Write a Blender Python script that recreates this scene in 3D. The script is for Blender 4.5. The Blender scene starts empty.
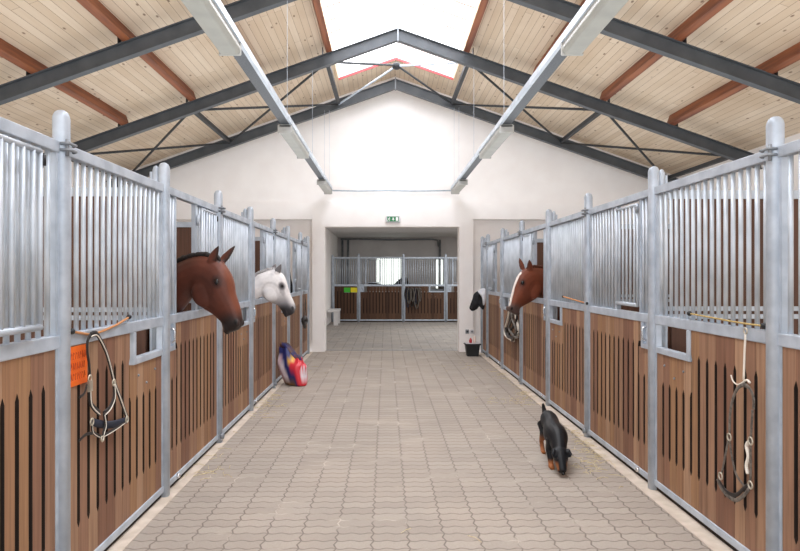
import bpy, bmesh, math, random
from mathutils import Vector, Matrix, noise
random.seed(7)
C = bpy.context.scene.collection
F, CX, HZ, CAMZ = 635.0, 386.0, 276.0, 1.643          # focal length in pixels, vanishing point, eye height

def P(x, y, D):
    """photo pixel at depth D -> world point"""
    return Vector(((x - CX) * D / F, D, CAMZ - (y - HZ) * D / F))

def PX(x, y, X):
    """photo pixel on the plane X = const -> world point"""
    D = F * X / (x - CX)
    return Vector((X, D, CAMZ - (y - HZ) * D / F))

# ------------------------------------------------------------------ materials
def lin(h):
    h = h.lstrip('#')
    r = []
    for i in (0, 2, 4):
        c = int(h[i:i + 2], 16) / 255
        r.append(c / 12.92 if c <= .04045 else ((c + .055) / 1.055) ** 2.4)
    return (*r, 1)

def new_mat(name):
    m = bpy.data.materials.new(name)
    m.use_nodes = True
    nt = m.node_tree
    return m, nt, nt.nodes['Principled BSDF']

def N(nt, typ, **kw):
    n = nt.nodes.new(typ)
    for k, v in kw.items():
        if hasattr(n, k):
            setattr(n, k, v)
        else:
            n.inputs[k.replace('_', ' ')].default_value = v
    return n

def math_n(nt, op, a, b=None, c=None):
    n = nt.nodes.new('ShaderNodeMath')
    n.operation = op
    for i, v in enumerate((a, b, c)):
        if v is None:
            continue
        if isinstance(v, (int, float)):
            n.inputs[i].default_value = v
        else:
            nt.links.new(v, n.inputs[i])
    return n.outputs[0]

def mix_col(nt, fac, a, b, blend='MIX'):
    n = nt.nodes.new('ShaderNodeMix')
    n.data_type = 'RGBA'
    n.blend_type = blend
    for s, v in ((n.inputs[0], fac), (n.inputs[6], a), (n.inputs[7], b)):
        if isinstance(v, (int, float, tuple)):
            s.default_value = v
        else:
            nt.links.new(v, s)
    return n.outputs[2]

def simple(name, c1, c2=None, rough=.6, metal=0.0, scale=6, bump=0, stretch=(1, 1, 1), detail=4, spec=.5):
    """two-colour noise material"""
    m, nt, b = new_mat(name)
    c1 = lin(c1) if isinstance(c1, str) else c1
    c2 = c1 if c2 is None else (lin(c2) if isinstance(c2, str) else c2)
    tc = N(nt, 'ShaderNodeTexCoord')
    mp = N(nt, 'ShaderNodeMapping')
    mp.inputs['Scale'].default_value = stretch
    nt.links.new(tc.outputs['Object'], mp.inputs[0])
    ns = N(nt, 'ShaderNodeTexNoise', Scale=scale, Detail=detail)
    nt.links.new(mp.outputs[0], ns.inputs['Vector'])
    r = N(nt, 'ShaderNodeValToRGB')
    r.color_ramp.elements[0].position = .35
    r.color_ramp.elements[1].position = .65
    r.color_ramp.elements[0].color = c1
    r.color_ramp.elements[1].color = c2
    nt.links.new(ns.outputs['Fac'], r.inputs[0])
    nt.links.new(r.outputs[0], b.inputs['Base Color'])
    b.inputs['Roughness'].default_value = rough
    b.inputs['Metallic'].default_value = metal
    b.inputs['Specular IOR Level'].default_value = spec
    if bump:
        bp = N(nt, 'ShaderNodeBump', Strength=bump, Distance=.01)
        nt.links.new(ns.outputs['Fac'], bp.inputs['Height'])
        nt.links.new(bp.outputs[0], b.inputs['Normal'])
    return m

def plank_mat(name, cols, dark, grain=(40, 40, 1.6)):
    """boards: random tint per board (mesh island) with fine grain"""
    m, nt, b = new_mat(name)
    geo = N(nt, 'ShaderNodeNewGeometry')
    r = N(nt, 'ShaderNodeValToRGB')
    els = r.color_ramp.elements
    els[0].color = lin(cols[0]); els[0].position = 0
    els[1].color = lin(cols[-1]); els[1].position = 1
    for i, c in enumerate(cols[1:-1]):
        e = els.new((i + 1) / (len(cols) - 1)); e.color = lin(c)
    nt.links.new(geo.outputs['Random Per Island'], r.inputs[0])
    tc = N(nt, 'ShaderNodeTexCoord')
    mp = N(nt, 'ShaderNodeMapping'); mp.inputs['Scale'].default_value = grain
    nt.links.new(tc.outputs['Object'], mp.inputs[0])
    ns = N(nt, 'ShaderNodeTexNoise', Scale=1.0, Detail=5)
    nt.links.new(mp.outputs[0], ns.inputs['Vector'])
    f = math_n(nt, 'MULTIPLY', math_n(nt, 'SUBTRACT', ns.outputs['Fac'], .40), 1.6)
    f = nt.nodes.new('ShaderNodeClamp').inputs[0].node if False else f
    col = mix_col(nt, f, r.outputs[0], lin(dark))
    nt.links.new(col, b.inputs['Base Color'])
    b.inputs['Roughness'].default_value = .62
    b.inputs['Specular IOR Level'].default_value = .3
    bp = N(nt, 'ShaderNodeBump', Strength=.25, Distance=.004)
    nt.links.new(ns.outputs['Fac'], bp.inputs['Height'])
    nt.links.new(bp.outputs[0], b.inputs['Normal'])
    return m

def deck_mat():
    m, nt, b = new_mat('pine_boards')
    tc = N(nt, 'ShaderNodeTexCoord')
    sep = N(nt, 'ShaderNodeSeparateXYZ')
    nt.links.new(tc.outputs['Object'], sep.inputs[0])
    cmb = N(nt, 'ShaderNodeCombineXYZ')
    nt.links.new(sep.outputs['Y'], cmb.inputs[0])
    nt.links.new(sep.outputs['X'], cmb.inputs[1])
    br = N(nt, 'ShaderNodeTexBrick', offset=.37, offset_frequency=2)
    br.inputs['Scale'].default_value = 1
    br.inputs['Mortar Size'].default_value = .0030
    br.inputs['Mortar Smooth'].default_value = .4
    br.inputs['Brick Width'].default_value = 3.4
    br.inputs['Row Height'].default_value = .098
    br.inputs['Color1'].default_value = lin('#e8d9c4')
    br.inputs['Color2'].default_value = lin('#d8c5ac')
    br.inputs['Mortar'].default_value = lin('#7c6048')
    nt.links.new(cmb.outputs[0], br.inputs['Vector'])
    mp = N(nt, 'ShaderNodeMapping'); mp.inputs['Scale'].default_value = (22, 1.1, 22)
    nt.links.new(tc.outputs['Object'], mp.inputs[0])
    ns = N(nt, 'ShaderNodeTexNoise', Scale=1.0, Detail=4)
    nt.links.new(mp.outputs[0], ns.inputs['Vector'])
    col = mix_col(nt, math_n(nt, 'MULTIPLY', ns.outputs['Fac'], .5), br.outputs['Color'], lin('#c4a688'))
    # knots
    mk = N(nt, 'ShaderNodeMapping'); mk.inputs['Scale'].default_value = (8.5, 3.4, 0)
    nt.links.new(tc.outputs['Object'], mk.inputs[0])
    vo = N(nt, 'ShaderNodeTexVoronoi', Scale=1.0)
    nt.links.new(mk.outputs[0], vo.inputs['Vector'])
    k = N(nt, 'ShaderNodeMapRange')
    k.inputs[1].default_value = .08; k.inputs[2].default_value = .15
    k.inputs[3].default_value = 1; k.inputs[4].default_value = 0
    nt.links.new(vo.outputs['Distance'], k.inputs[0])
    sp = N(nt, 'ShaderNodeSeparateXYZ'); nt.links.new(vo.outputs['Color'], sp.inputs[0])
    keep = math_n(nt, 'GREATER_THAN', sp.outputs['X'], .3)
    col = mix_col(nt, math_n(nt, 'MULTIPLY', math_n(nt, 'MULTIPLY', k.outputs[0], .8), keep), col, lin('#6b4a30'))
    # large soft stains
    n2 = N(nt, 'ShaderNodeTexNoise', Scale=.7, Detail=3)
    nt.links.new(tc.outputs['Object'], n2.inputs['Vector'])
    s = N(nt, 'ShaderNodeMapRange')
    s.inputs[1].default_value = .52; s.inputs[2].default_value = .75
    s.inputs[3].default_value = 0; s.inputs[4].default_value = .35
    nt.links.new(n2.outputs['Fac'], s.inputs[0])
    col = mix_col(nt, s.outputs[0], col, lin('#a48663'))
    nt.links.new(col, b.inputs['Base Color'])
    b.inputs['Roughness'].default_value = .7
    return m

def paver_mat(name, ca, cb, joint, x0=-.076):
    m, nt, b = new_mat(name)
    tc = N(nt, 'ShaderNodeTexCoord')
    sep = N(nt, 'ShaderNodeSeparateXYZ')
    nt.links.new(tc.outputs['Object'], sep.inputs[0])
    X, Y = sep.outputs['X'], sep.outputs['Y']
    W, H = .225, .1125
    # zigzag long joints (one zig per course), wavy cross joints
    tz = math_n(nt, 'PINGPONG', Y, H / 2)
    xs = math_n(nt, 'ADD', math_n(nt, 'SUBTRACT', X, x0), math_n(nt, 'MULTIPLY', tz, .34))
    u = math_n(nt, 'DIVIDE', xs, W)
    wv = math_n(nt, 'MULTIPLY', math_n(nt, 'SINE', math_n(nt, 'MULTIPLY', xs, 2 * math.pi / (W / 2))), .0085)
    v = math_n(nt, 'DIVIDE', math_n(nt, 'ADD', Y, wv), H)
    def jd(t, size):
        fr = math_n(nt, 'FRACT', t)
        d = math_n(nt, 'MINIMUM', fr, math_n(nt, 'SUBTRACT', 1.0, fr))
        return math_n(nt, 'MULTIPLY', d, size)
    du = jd(u, W); dv = jd(v, H)
    def mask(d, w0, w1):
        mr = N(nt, 'ShaderNodeMapRange')
        mr.inputs[1].default_value = w0; mr.inputs[2].default_value = w1
        mr.inputs[3].default_value = 1; mr.inputs[4].default_value = 0
        nt.links.new(d, mr.inputs[0])
        return mr.outputs[0]
    j = math_n(nt, 'MAXIMUM', mask(du, .002, .0075), math_n(nt, 'MULTIPLY', mask(dv, .0025, .0085), .95))
    cid = N(nt, 'ShaderNodeCombineXYZ')
    nt.links.new(math_n(nt, 'FLOOR', u), cid.inputs[0])
    nt.links.new(math_n(nt, 'FLOOR', v), cid.inputs[1])
    wn = N(nt, 'ShaderNodeTexWhiteNoise', noise_dimensions='2D')
    nt.links.new(cid.outputs[0], wn.inputs['Vector'])
    base = mix_col(nt, wn.outputs['Value'], lin(ca), lin(cb))
    n1 = N(nt, 'ShaderNodeTexNoise', Scale=1.3, Detail=5)
    nt.links.new(tc.outputs['Object'], n1.inputs['Vector'])
    st = N(nt, 'ShaderNodeMapRange')
    st.inputs[1].default_value = .42; st.inputs[2].default_value = .7
    st.inputs[3].default_value = 0; st.inputs[4].default_value = .45
    nt.links.new(n1.outputs['Fac'], st.inputs[0])
    base = mix_col(nt, st.outputs[0], base, lin('#c3b6a9'))
    n2 = N(nt, 'ShaderNodeTexNoise', Scale=70, Detail=3)
    nt.links.new(tc.outputs['Object'], n2.inputs['Vector'])
    base = mix_col(nt, math_n(nt, 'MULTIPLY', n2.outputs['Fac'], .34), base, lin('#6f635a'))
    # pale dust caught in the joints here and there
    n3 = N(nt, 'ShaderNodeTexNoise', Scale=2.2, Detail=6)
    nt.links.new(tc.outputs['Object'], n3.inputs['Vector'])
    du2 = N(nt, 'ShaderNodeMapRange')
    du2.inputs[1].default_value = .56; du2.inputs[2].default_value = .66
    du2.inputs[3].default_value = 0; du2.inputs[4].default_value = .9
    nt.links.new(n3.outputs['Fac'], du2.inputs[0])
    jc = mix_col(nt, du2.outputs[0], lin(joint), lin('#cfc4b8'))
    col = mix_col(nt, math_n(nt, 'MULTIPLY', j, .9), base, jc)
    nt.links.new(col, b.inputs['Base Color'])
    b.inputs['Roughness'].default_value = .8
    b.inputs['Specular IOR Level'].default_value = .3
    bp = N(nt, 'ShaderNodeBump', Strength=.5, Distance=.006)
    nt.links.new(math_n(nt, 'SUBTRACT', 1.0, j), bp.inputs['Height'])
    nt.links.new(bp.outputs[0], b.inputs['Normal'])
    return m

def attr_mat(name, rough=.5, noise_amt=.25, scale=30, sheen=0, spec=.5, stretch=(1, 1, 1)):
    """colour from the mesh's own point colours, broken up by noise"""
    m, nt, b = new_mat(name)
    a = N(nt, 'ShaderNodeAttribute', attribute_name='Col')
    tc = N(nt, 'ShaderNodeTexCoord')
    mp = N(nt, 'ShaderNodeMapping'); mp.inputs['Scale'].default_value = stretch
    nt.links.new(tc.outputs['Object'], mp.inputs[0])
    ns = N(nt, 'ShaderNodeTexNoise', Scale=scale, Detail=4)
    nt.links.new(mp.outputs[0], ns.inputs['Vector'])
    f = math_n(nt, 'MULTIPLY_ADD', ns.outputs['Fac'], 2 * noise_amt, 1 - noise_amt)
    cm = N(nt, 'ShaderNodeVectorMath', operation='SCALE')
    nt.links.new(a.outputs['Color'], cm.inputs[0]); nt.links.new(f, cm.inputs['Scale'])
    nt.links.new(cm.outputs[0], b.inputs['Base Color'])
    b.inputs['Roughness'].default_value = rough
    b.inputs['Specular IOR Level'].default_value = spec
    if sheen:
        b.inputs['Sheen Weight'].default_value = sheen
    return m

def glow(name, col, strength):
    m, nt, b = new_mat(name)
    b.inputs['Base Color'].default_value = lin(col)
    b.inputs['Emission Color'].default_value = lin(col)
    b.inputs['Emission Strength'].default_value = strength
    return m

M = dict(
    galv=simple('galvanised_steel', '#c6d0dc', '#b0bbc8', .42, .2, 9, 0),
    galv_bar=simple('galvanised_bars', '#cdd6e0', '#b7c1cc', .36, .25, 5, 0),
    galv_dull=simple('dull_steel', '#9aa0a6', '#84898f', .5, .4, 9, 0),
    chrome=simple('bright_steel', '#d8dade', None, .2, .9),
    steel=simple('grey_painted_steel', '#555a5f', '#484d52', .5, .1, 4),
    darksteel=simple('dark_steel', '#33363a', '#292c2f', .55, .1, 4),
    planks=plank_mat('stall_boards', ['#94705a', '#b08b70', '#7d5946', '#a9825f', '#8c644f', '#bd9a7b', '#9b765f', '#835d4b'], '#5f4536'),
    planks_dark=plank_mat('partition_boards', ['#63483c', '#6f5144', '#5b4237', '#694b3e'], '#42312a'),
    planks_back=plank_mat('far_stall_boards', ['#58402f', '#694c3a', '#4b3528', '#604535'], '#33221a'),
    deck=deck_mat(),
    purlin=simple('red_brown_timber', '#9a5c38', '#6a3824', .6, 0, 1.0, .1, (14, .9, 14)),
    trimwood=simple('pale_trim_timber', '#d9c2a6', '#c9ac8c', .7, 0, 3, 0, (10, 1, 10)),
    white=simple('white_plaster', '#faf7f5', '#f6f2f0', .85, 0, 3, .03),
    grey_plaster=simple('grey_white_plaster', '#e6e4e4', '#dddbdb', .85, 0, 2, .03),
    concrete=simple('kerb_concrete', '#dccfc1', '#c5b7a7', .85, 0, 7, .15, (1, 1, 1), 8),
    paver=paver_mat('wavy_concrete_pavers', '#b4aba1', '#a9a096', '#7d746c'),
    paver_far=paver_mat('grey_shaded_pavers', '#a5a19d', '#98948f', '#6a6764'),  # darker copy of the aisle pavers, shade put into the colour
    slot_shade_rubber=simple('painted_slot_shade_rubber', '#2a1c15', '#1f1510', .9),  # dark colour stands in for slot shade; also the rubber strip
    bedding=simple('straw_bedding', '#b59a6a', '#8f7549', .9, 0, 20, .3),
    straw=simple('straw', '#e0d3b0', '#c4b083', .8, 0, 40),
    black=simple('black_plastic', '#17191c', '#202327', .5),
    leather=simple('black_leather', '#1c1817', '#2a2422', .45),
    leather_grey=simple('worn_grey_leather', '#7a7269', '#4a443f', .55, 0, 40),
    navy=simple('navy_webbing', '#232a3d', '#1b2030', .7),
    white_edge=simple('cream_piping', '#e9e2d6', None, .7),
    brass=simple('steel_buckle', '#cfc8b8', None, .3, .8),
    orange=simple('orange_card', '#f2701c', '#e8620f', .6, 0, 12),
    orange_ink=simple('dark_orange_ink', '#b9480c', None, .6),
    orange_cord=simple('orange_cord', '#c48a58', None, .7),
    yellow_cord=simple('yellow_cord', '#d0b878', '#a98d55', .7, 0, 60),
    diffuser=simple('pale_lamp_diffuser', '#97978f', '#8d8d86', .35),
    lampbody=simple('white_lamp_body', '#a9a9a6', None, .5),
    tray=simple('perforated_tray_steel', '#5a5f65', '#474c51', .45, .3, 60),
    black_cloth=simple('black_cloth', '#121318', '#1c1d23', .85, 0, 20),
    white_cloth=simple('white_cloth', '#e6e8ee', '#d3d7e0', .85, 0, 20),
    rug=simple('dark_rug_cloth', '#2b2725', '#1d1a19', .9, 0, 20),
    green_card=simple('green_card', '#3fb92f', None, .6),
    yellow_card=simple('yellow_card', '#f0df25', None, .6),
    red_plastic=simple('red_plastic', '#b3202c', None, .4),
    pink_plastic=simple('pink_white_plastic', '#ecd9cf', None, .4),
    sign_green=simple('sign_green', '#0c7a48', None, .4),
    sign_white=simple('sign_white', '#f4f4f4', None, .4),
    sign_body=simple('sign_body', '#d4d2d6', None, .4),
    red_flash=simple('red_flashing', '#b8484a', '#a63c40', .5),
    skylight=glow('translucent_skylight', '#f6f9ff', 5.0),
    glaze=glow('skylight_glazing_bar', '#d5c8c2', .25),  # bars given their own glow to imitate light coming through
    daywin=glow('daylit_window_pane', '#eef6ee', 1.6),
    eye=simple('dark_eye', '#0b0706', None, .08),
    hoof=simple('hoof', '#2e2622', None, .5),
    mane_black=simple('black_mane', '#120d0c', '#221a17', .6, 0, 60),
    mane_grey=simple('grey_mane', '#b9b7b8', '#8f8c8e', .7, 0, 60),
    mane_chest=simple('chestnut_mane', '#5a2c1d', '#43200f', .6, 0, 60),
    bay=attr_mat('bay_coat', .48, .22, 26, .05, .35),
    grey=attr_mat('white_coat', .6, .12, 34, .1),
    chestnut=attr_mat('chestnut_coat', .5, .2, 26, .05, .35),
    dogcoat=attr_mat('dog_coat', .5, .2, 40, .0, .35),
    bag=attr_mat('printed_feed_sack', .35, .10, 25),
)

# ------------------------------------------------------------------ mesh helpers
class MB:
    def __init__(s):
        s.bm = bmesh.new()
    def box(s, x0, x1, y0, y1, z0, z1):
        x0, x1 = sorted((x0, x1)); y0, y1 = sorted((y0, y1)); z0, z1 = sorted((z0, z1))
        v = [s.bm.verts.new((x, y, z)) for x in (x0, x1) for y in (y0, y1) for z in (z0, z1)]
        for f in ((0, 1, 3, 2), (4, 6, 7, 5), (0, 4, 5, 1), (2, 3, 7, 6), (0, 2, 6, 4), (1, 5, 7, 3)):
            s.bm.faces.new([v[i] for i in f])
        return s
    def prism(s, pts, d):
        """closed polygon pts (3D) extruded by vector d"""
        d = Vector(d)
        a = [s.bm.verts.new(p) for p in pts]
        b = [s.bm.verts.new(Vector(p) + d) for p in pts]
        n = len(pts)
        s.bm.faces.new(a); s.bm.faces.new(b[::-1])
        for i in range(n):
            s.bm.faces.new((a[i], b[i], b[(i + 1) % n], a[(i + 1) % n]))
        return s
    def rings(s, rings, cap=True, closed=False):
        vs = [[s.bm.verts.new(p) for p in r] for r in rings]
        n = len(vs[0])
        pairs = list(zip(vs, vs[1:])) + ([(vs[-1], vs[0])] if closed else [])
        for a, b in pairs:
            for i in range(n):
                s.bm.faces.new((a[i], a[(i + 1) % n], b[(i + 1) % n], b[i]))
        if cap and not closed:
            s.bm.faces.new(vs[0][::-1]); s.bm.faces.new(vs[-1])
        return s
    def tube(s, pts, r, n=8, closed=False, flat=None):
        """round (or flattened strap) tube through pts; r a number or a list"""
        pts = [Vector(p) for p in pts]
        rr = r if isinstance(r, (list, tuple)) else [r] * len(pts)
        rings = []
        up = None
        for i, p in enumerate(pts):
            a = pts[i - 1] if (i or closed) else p
            b = pts[(i + 1) % len(pts)] if (i < len(pts) - 1 or closed) else p
            t = (b - a).normalized()
            if up is None:
                up = Vector((0, 0, 1)) if abs(t.z) < .9 else Vector((1, 0, 0))
            if flat is not None:
                e1 = Vector(flat[0]); e1 = (e1 - t * e1.dot(t)).normalized()
                e2 = t.cross(e1).normalized()
                k1, k2 = flat[1], 1.0
            else:
                e1 = (up - t * up.dot(t)).normalized(); e2 = t.cross(e1); up = e1
                k1 = k2 = 1.0
            rings.append([p + e1 * math.cos(2 * math.pi * k / n) * rr[i] * k1
                          + e2 * math.sin(2 * math.pi * k / n) * rr[i] * k2 for k in range(n)])
        return s.rings(rings, True, closed)
    def rod(s, a, b, r, n=8):
        return s.tube([a, b], r, n)
    def ell(s, c, rad, seg=12, rot=None):
        ret = bmesh.ops.create_uvsphere(s.bm, u_segments=seg, v_segments=max(6, seg * 2 // 3), radius=1)
        m = Matrix.Translation(c) @ (rot.to_4x4() if rot else Matrix.Identity(4)) @ Matrix.Diagonal((*rad, 1))
        bmesh.ops.transform(s.bm, matrix=m, verts=ret['verts'])
        return s
    def torus(s, c, R, r, axis='X', n=14, k=6):
        pts = []
        for i in range(n):
            t = 2 * math.pi * i / n
            a, b = R * math.cos(t), R * math.sin(t)
            pts.append(Vector(c) + Vector({'X': (0, a, b), 'Y': (a, 0, b), 'Z': (a, b, 0)}[axis]))
        return s.tube(pts, r, k, closed=True)
    def mesh(s, name, smooth=False):
        bmesh.ops.recalc_face_normals(s.bm, faces=s.bm.faces)
        me = bpy.data.meshes.new(name)
        s.bm.to_mesh(me); s.bm.free()
        if smooth:
            for p in me.polygons:
                p.use_smooth = True
        return me
    def build(s, name, mat, parent=None, smooth=False, loc=None, bevel=0):
        me = s.mesh(name, smooth)
        me.materials.append(mat)
        o = bpy.data.objects.new(name, me); C.objects.link(o)
        if parent:
            o.parent = parent
        if loc is not None:
            o.location = loc
        if bevel:
            b = o.modifiers.new('bevel', 'BEVEL'); b.width = bevel; b.segments = 2; b.limit_method = 'ANGLE'
        return o

def thing(name, loc, label, cat, group=None):
    o = bpy.data.objects.new(name, None)
    o.empty_display_size = .1
    C.objects.link(o); o.location = loc
    return tag(o, label, cat, group)

def tag(o, label=None, cat=None, group=None, kind=None):
    for k, v in (('label', label), ('category', cat), ('group', group), ('kind', kind)):
        if v:
            o[k] = v
    return o

def struct(o):
    o['kind'] = 'structure'
    return o

def catmull(pts, k=4, closed=False):
    pts = [Vector(p) for p in pts]
    out = []
    n = len(pts)
    rng = range(n if closed else n - 1)
    for i in rng:
        p1, p2 = pts[i], pts[(i + 1) % n]
        p0 = pts[i - 1] if (i or closed) else p1
        p3 = pts[(i + 2) % n] if (i + 2 < n or closed) else p2
        for j in range(k):
            t = j / k
            out.append(.5 * ((2 * p1) + (p2 - p0) * t + (2 * p0 - 5 * p1 + 4 * p2 - p3) * t * t
                             + (3 * p1 - p0 - 3 * p2 + p3) * t ** 3))
    if not closed:
        out.append(pts[-1])
    return out

# ------------------------------------------------------------------ layout numbers
AL, AR = 1.671, 2.08                         # left / right stall fronts
LP = [1.69, 3.24, 4.74, 6.27, 7.74, 9.30, 10.70, 12.26, 13.42]
RP = [1.82, 3.37, 4.90, 6.48, 8.05, 9.64, 11.22, 12.85, 13.60]
RX, SL = .20, .354                           # ridge position and roof slope
ZR = 5.98                                    # underside of the roof boards at the ridge
Y0 = -1.2                                    # building cut off here, left open to let sky light in
WY = 13.75                                   # front face of the end wall
OW = 6.1                                     # outer walls, distance from ridge line
def deck_z(off): return ZR - SL * off

# ------------------------------------------------------------------ setting
o = MB().box(-1.575, 1.955, Y0, 14.05, -.06, 0).build('floor', M['paver']); struct(o)
o = MB().box(-2.2, 6.5, 14.05, 22.75, -.06, 0).build('floor.001', M['paver_far']); struct(o)
for nm, x0, x1 in (('trim_1', -1.76, -1.575), ('trim_2', 1.955, 2.17)):
    o = MB().box(x0, x1, Y0, 13.76, -.06, .004).build(nm, M['concrete']); struct(o)
for i, (x0, x1) in enumerate(((RX - OW, -1.76), (2.17, RX + OW))):
    o = MB().box(x0, x1, Y0, 14.0, -.06, -.002).build('floor.%03d' % (i + 2), M['bedding']); struct(o)
o = MB().box(-2.2, 6.5, 22.75, 26.2, -.06, -.002).build('floor.004', M['bedding']); struct(o)
o = MB().box(-7, 7.5, -14, Y0, -.06, -.001).build('floor.005', M['concrete']); struct(o)  # unseen ground added to bounce sky light up to the roof
o = MB().box(-1.4, 1.66, 14.02, 14.08, -.03, .006).build('trim_3', M['galv_dull']); struct(o)

# end wall with the doorway, its lintel beam, piers and recesses
dx0, dx1, dz = -1.326, 1.586, 2.71
mb = MB()
gx0, gx1 = RX - OW, RX + OW
zt = deck_z(OW)
mb.prism([(gx0, WY + .05, 3.23), (gx1, WY + .05, 3.23), (gx1, WY + .05, zt), (RX, WY + .05, ZR), (gx0, WY + .05, zt)], (0, .3, 0))
mb.box(gx0, gx1, WY, WY + .35, 2.87, 3.228)
mb.box(-1.60, 1.89, WY, WY + .35, dz, 2.87)
mb.box(-1.60, dx0, WY, WY + .35, 0, dz)
mb.box(dx1, 1.89, WY, WY + .35, 0, dz)
mb.box(gx0, -1.60, WY + .16, WY + .35, -.06, 2.87)
mb.box(1.89, gx1, WY + .16, WY + .35, -.06, 2.87)
struct(mb.build('wall_end', M['white']))
struct(MB().box(gx0 - .2, gx0, Y0, WY + .35, -.06, zt).build('wall_left', M['white']))
struct(MB().box(gx1, gx1 + .2, Y0, WY + .35, -.06, zt).build('wall_right', M['white']))
# cross aisle beyond the doorway
struct(MB().box(-2.2, -1.97, 14.1, 26.2, -.06, 3.25).build('wall_far_left', M['white']))
struct(MB().box(6.5, 6.7, 14.1, 26.2, -.06, 3.25).build('wall_far_right', M['white']))
mb = MB()
wins = [(-.42, .66, 1.2, 2.43), (2.02, 2.36, 1.1, 2.35)]
xs = -2.2
for (a, b, z0, z1) in wins:
    mb.box(xs, a, 26.0, 26.25, -.06, 3.25)
    mb.box(a, b, 26.0, 26.25, -.06, z0); mb.box(a, b, 26.0, 26.25, z1, 3.25)
    xs = b
mb.box(xs, 6.7, 26.0, 26.25, -.06, 3.25)
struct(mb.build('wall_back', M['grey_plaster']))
for i, (a, b, z0, z1) in enumerate(wins):
    w = MB()
    for q in ((a, a + .04, z0, z1), (b - .04, b, z0, z1), (a, b, z0, z0 + .04), (a, b, z1 - .04, z1)):
        w.box(q[0], q[1], 26.08, 26.14, q[2], q[3])
    w = struct(w.build('window_%d' % (i + 2), M['sign_white']))
    MB().box(a + .04, b - .04, 26.10, 26.12, z0 + .04, z1 - .04).build('window_pane', M['daywin'], w)
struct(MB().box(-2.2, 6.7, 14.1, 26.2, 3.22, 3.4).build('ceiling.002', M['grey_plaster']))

# roof boards either side of the ridge skylight, plus the boarded strip at its far end
SK = 1.20                                    # skylight half width
def slope_slab(mb, s, o0, o1, y0, y1, t):
    pts = [(RX + s * o0, y0, deck_z(o0)), (RX + s * o1, y0, deck_z(o1)),
           (RX + s * o1, y0, deck_z(o1) + t), (RX + s * o0, y0, deck_z(o0) + t)]
    return mb.prism(pts, (0, y1 - y0, 0))
YSK = 12.75
for i, s in enumerate((-1, 1)):
    mb = MB()
    slope_slab(mb, s, SK, OW + .3, Y0, WY + .4, .05)
    o = struct(mb.build('ceiling' if i == 0 else 'ceiling.001', M['deck']))
    mb = MB()
    slope_slab(mb, s, 0, SK, YSK, WY + .4, .05)
    mb.build('gable_strip', M['deck'], o)
    mb = MB()
    slope_slab(mb, s, SK - .05, SK, Y0, YSK, .20)
    mb.build('curb_board', M['trimwood'], o)
    mb = MB()
    slope_slab(mb, s, 0, SK - .05, YSK - .02, YSK, .045)
    mb.build('flashing', M['red_flash'], o)
sky = bpy.data.objects.new('window_1', None); C.objects.link(sky); struct(sky)
for s in (-1, 1):
    mb = MB()
    pts = [(RX, Y0, ZR + .16), (RX + s * SK, Y0, deck_z(SK) + .16), (RX + s * SK, Y0, deck_z(SK) + .18), (RX, Y0, ZR + .18)]
    mb.prism(pts, (0, YSK - Y0, 0)).build('window_pane', M['skylight'], sky)
    y = Y0 + .3
    mb = MB()
    while y < YSK - .2:
        pts = [(RX, y, ZR + .13), (RX + s * (SK - .06), y, deck_z(SK - .06) + .13),
               (RX + s * (SK - .06), y, deck_z(SK - .06) + .155), (RX, y, ZR + .155)]
        mb.prism(pts, (0, .058, 0))
        y += .50
    mb.build('glazing_bars', M['glaze'], sky)

# ------------------------------------------------------------------ roof steel and timber
RAFT = [(4.85, 'above the camera, nearest'), (7.97, 'nearest'), (10.68, 'middle'), (13.42, 'far')]
RH, RW = .205, .11
def rafter(y, label):
    root = thing('steel_rafter', (RX, y, 0), label, 'roof beam', 'steel roof rafters')
    for s in (-1, 1):
        mb = MB()
        def strip(o0, o1, d0, d1, w):
            z = lambda o, d: deck_z(o) - .18 - RH + d
            pts = [(s * o0, -w / 2, z(o0, d0)), (s * o1, -w / 2, z(o1, d0)), (s * o1, -w / 2, z(o1, d1)), (s * o0, -w / 2, z(o0, d1))]
            mb.prism(pts, (0, w, 0))
        strip(0.004, OW, 0, .014, RW); strip(0.004, OW, RH - .014, RH, RW); strip(0.004, OW, .012, RH - .012, .012)
        mb.build('rafter_half', M['steel'], root)
        if y < 12:
            for off in (1.14, 2.28, 3.42, 4.56):
                x = s * (off + .125)
                z = deck_z(off + .125) - .18
                MB().box(x - .006, x + .006, -.05, .05, z, z + .12).build('purlin_cleat', M['darksteel'], root)
    MB().box(-.012, .012, -.06, .06, ZR - .18 - RH - .02, ZR - .16).build('ridge_plate', M['galv_dull'], root)
    return root
rafter(7.97, 'grey steel roof rafter closest to the viewer, its ridge out of the picture')
rafter(10.68, 'grey steel rafter crossing under the skylight, second from the white gable wall')
rafter(13.42, 'grey steel rafter lying right against the white gable wall')

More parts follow.
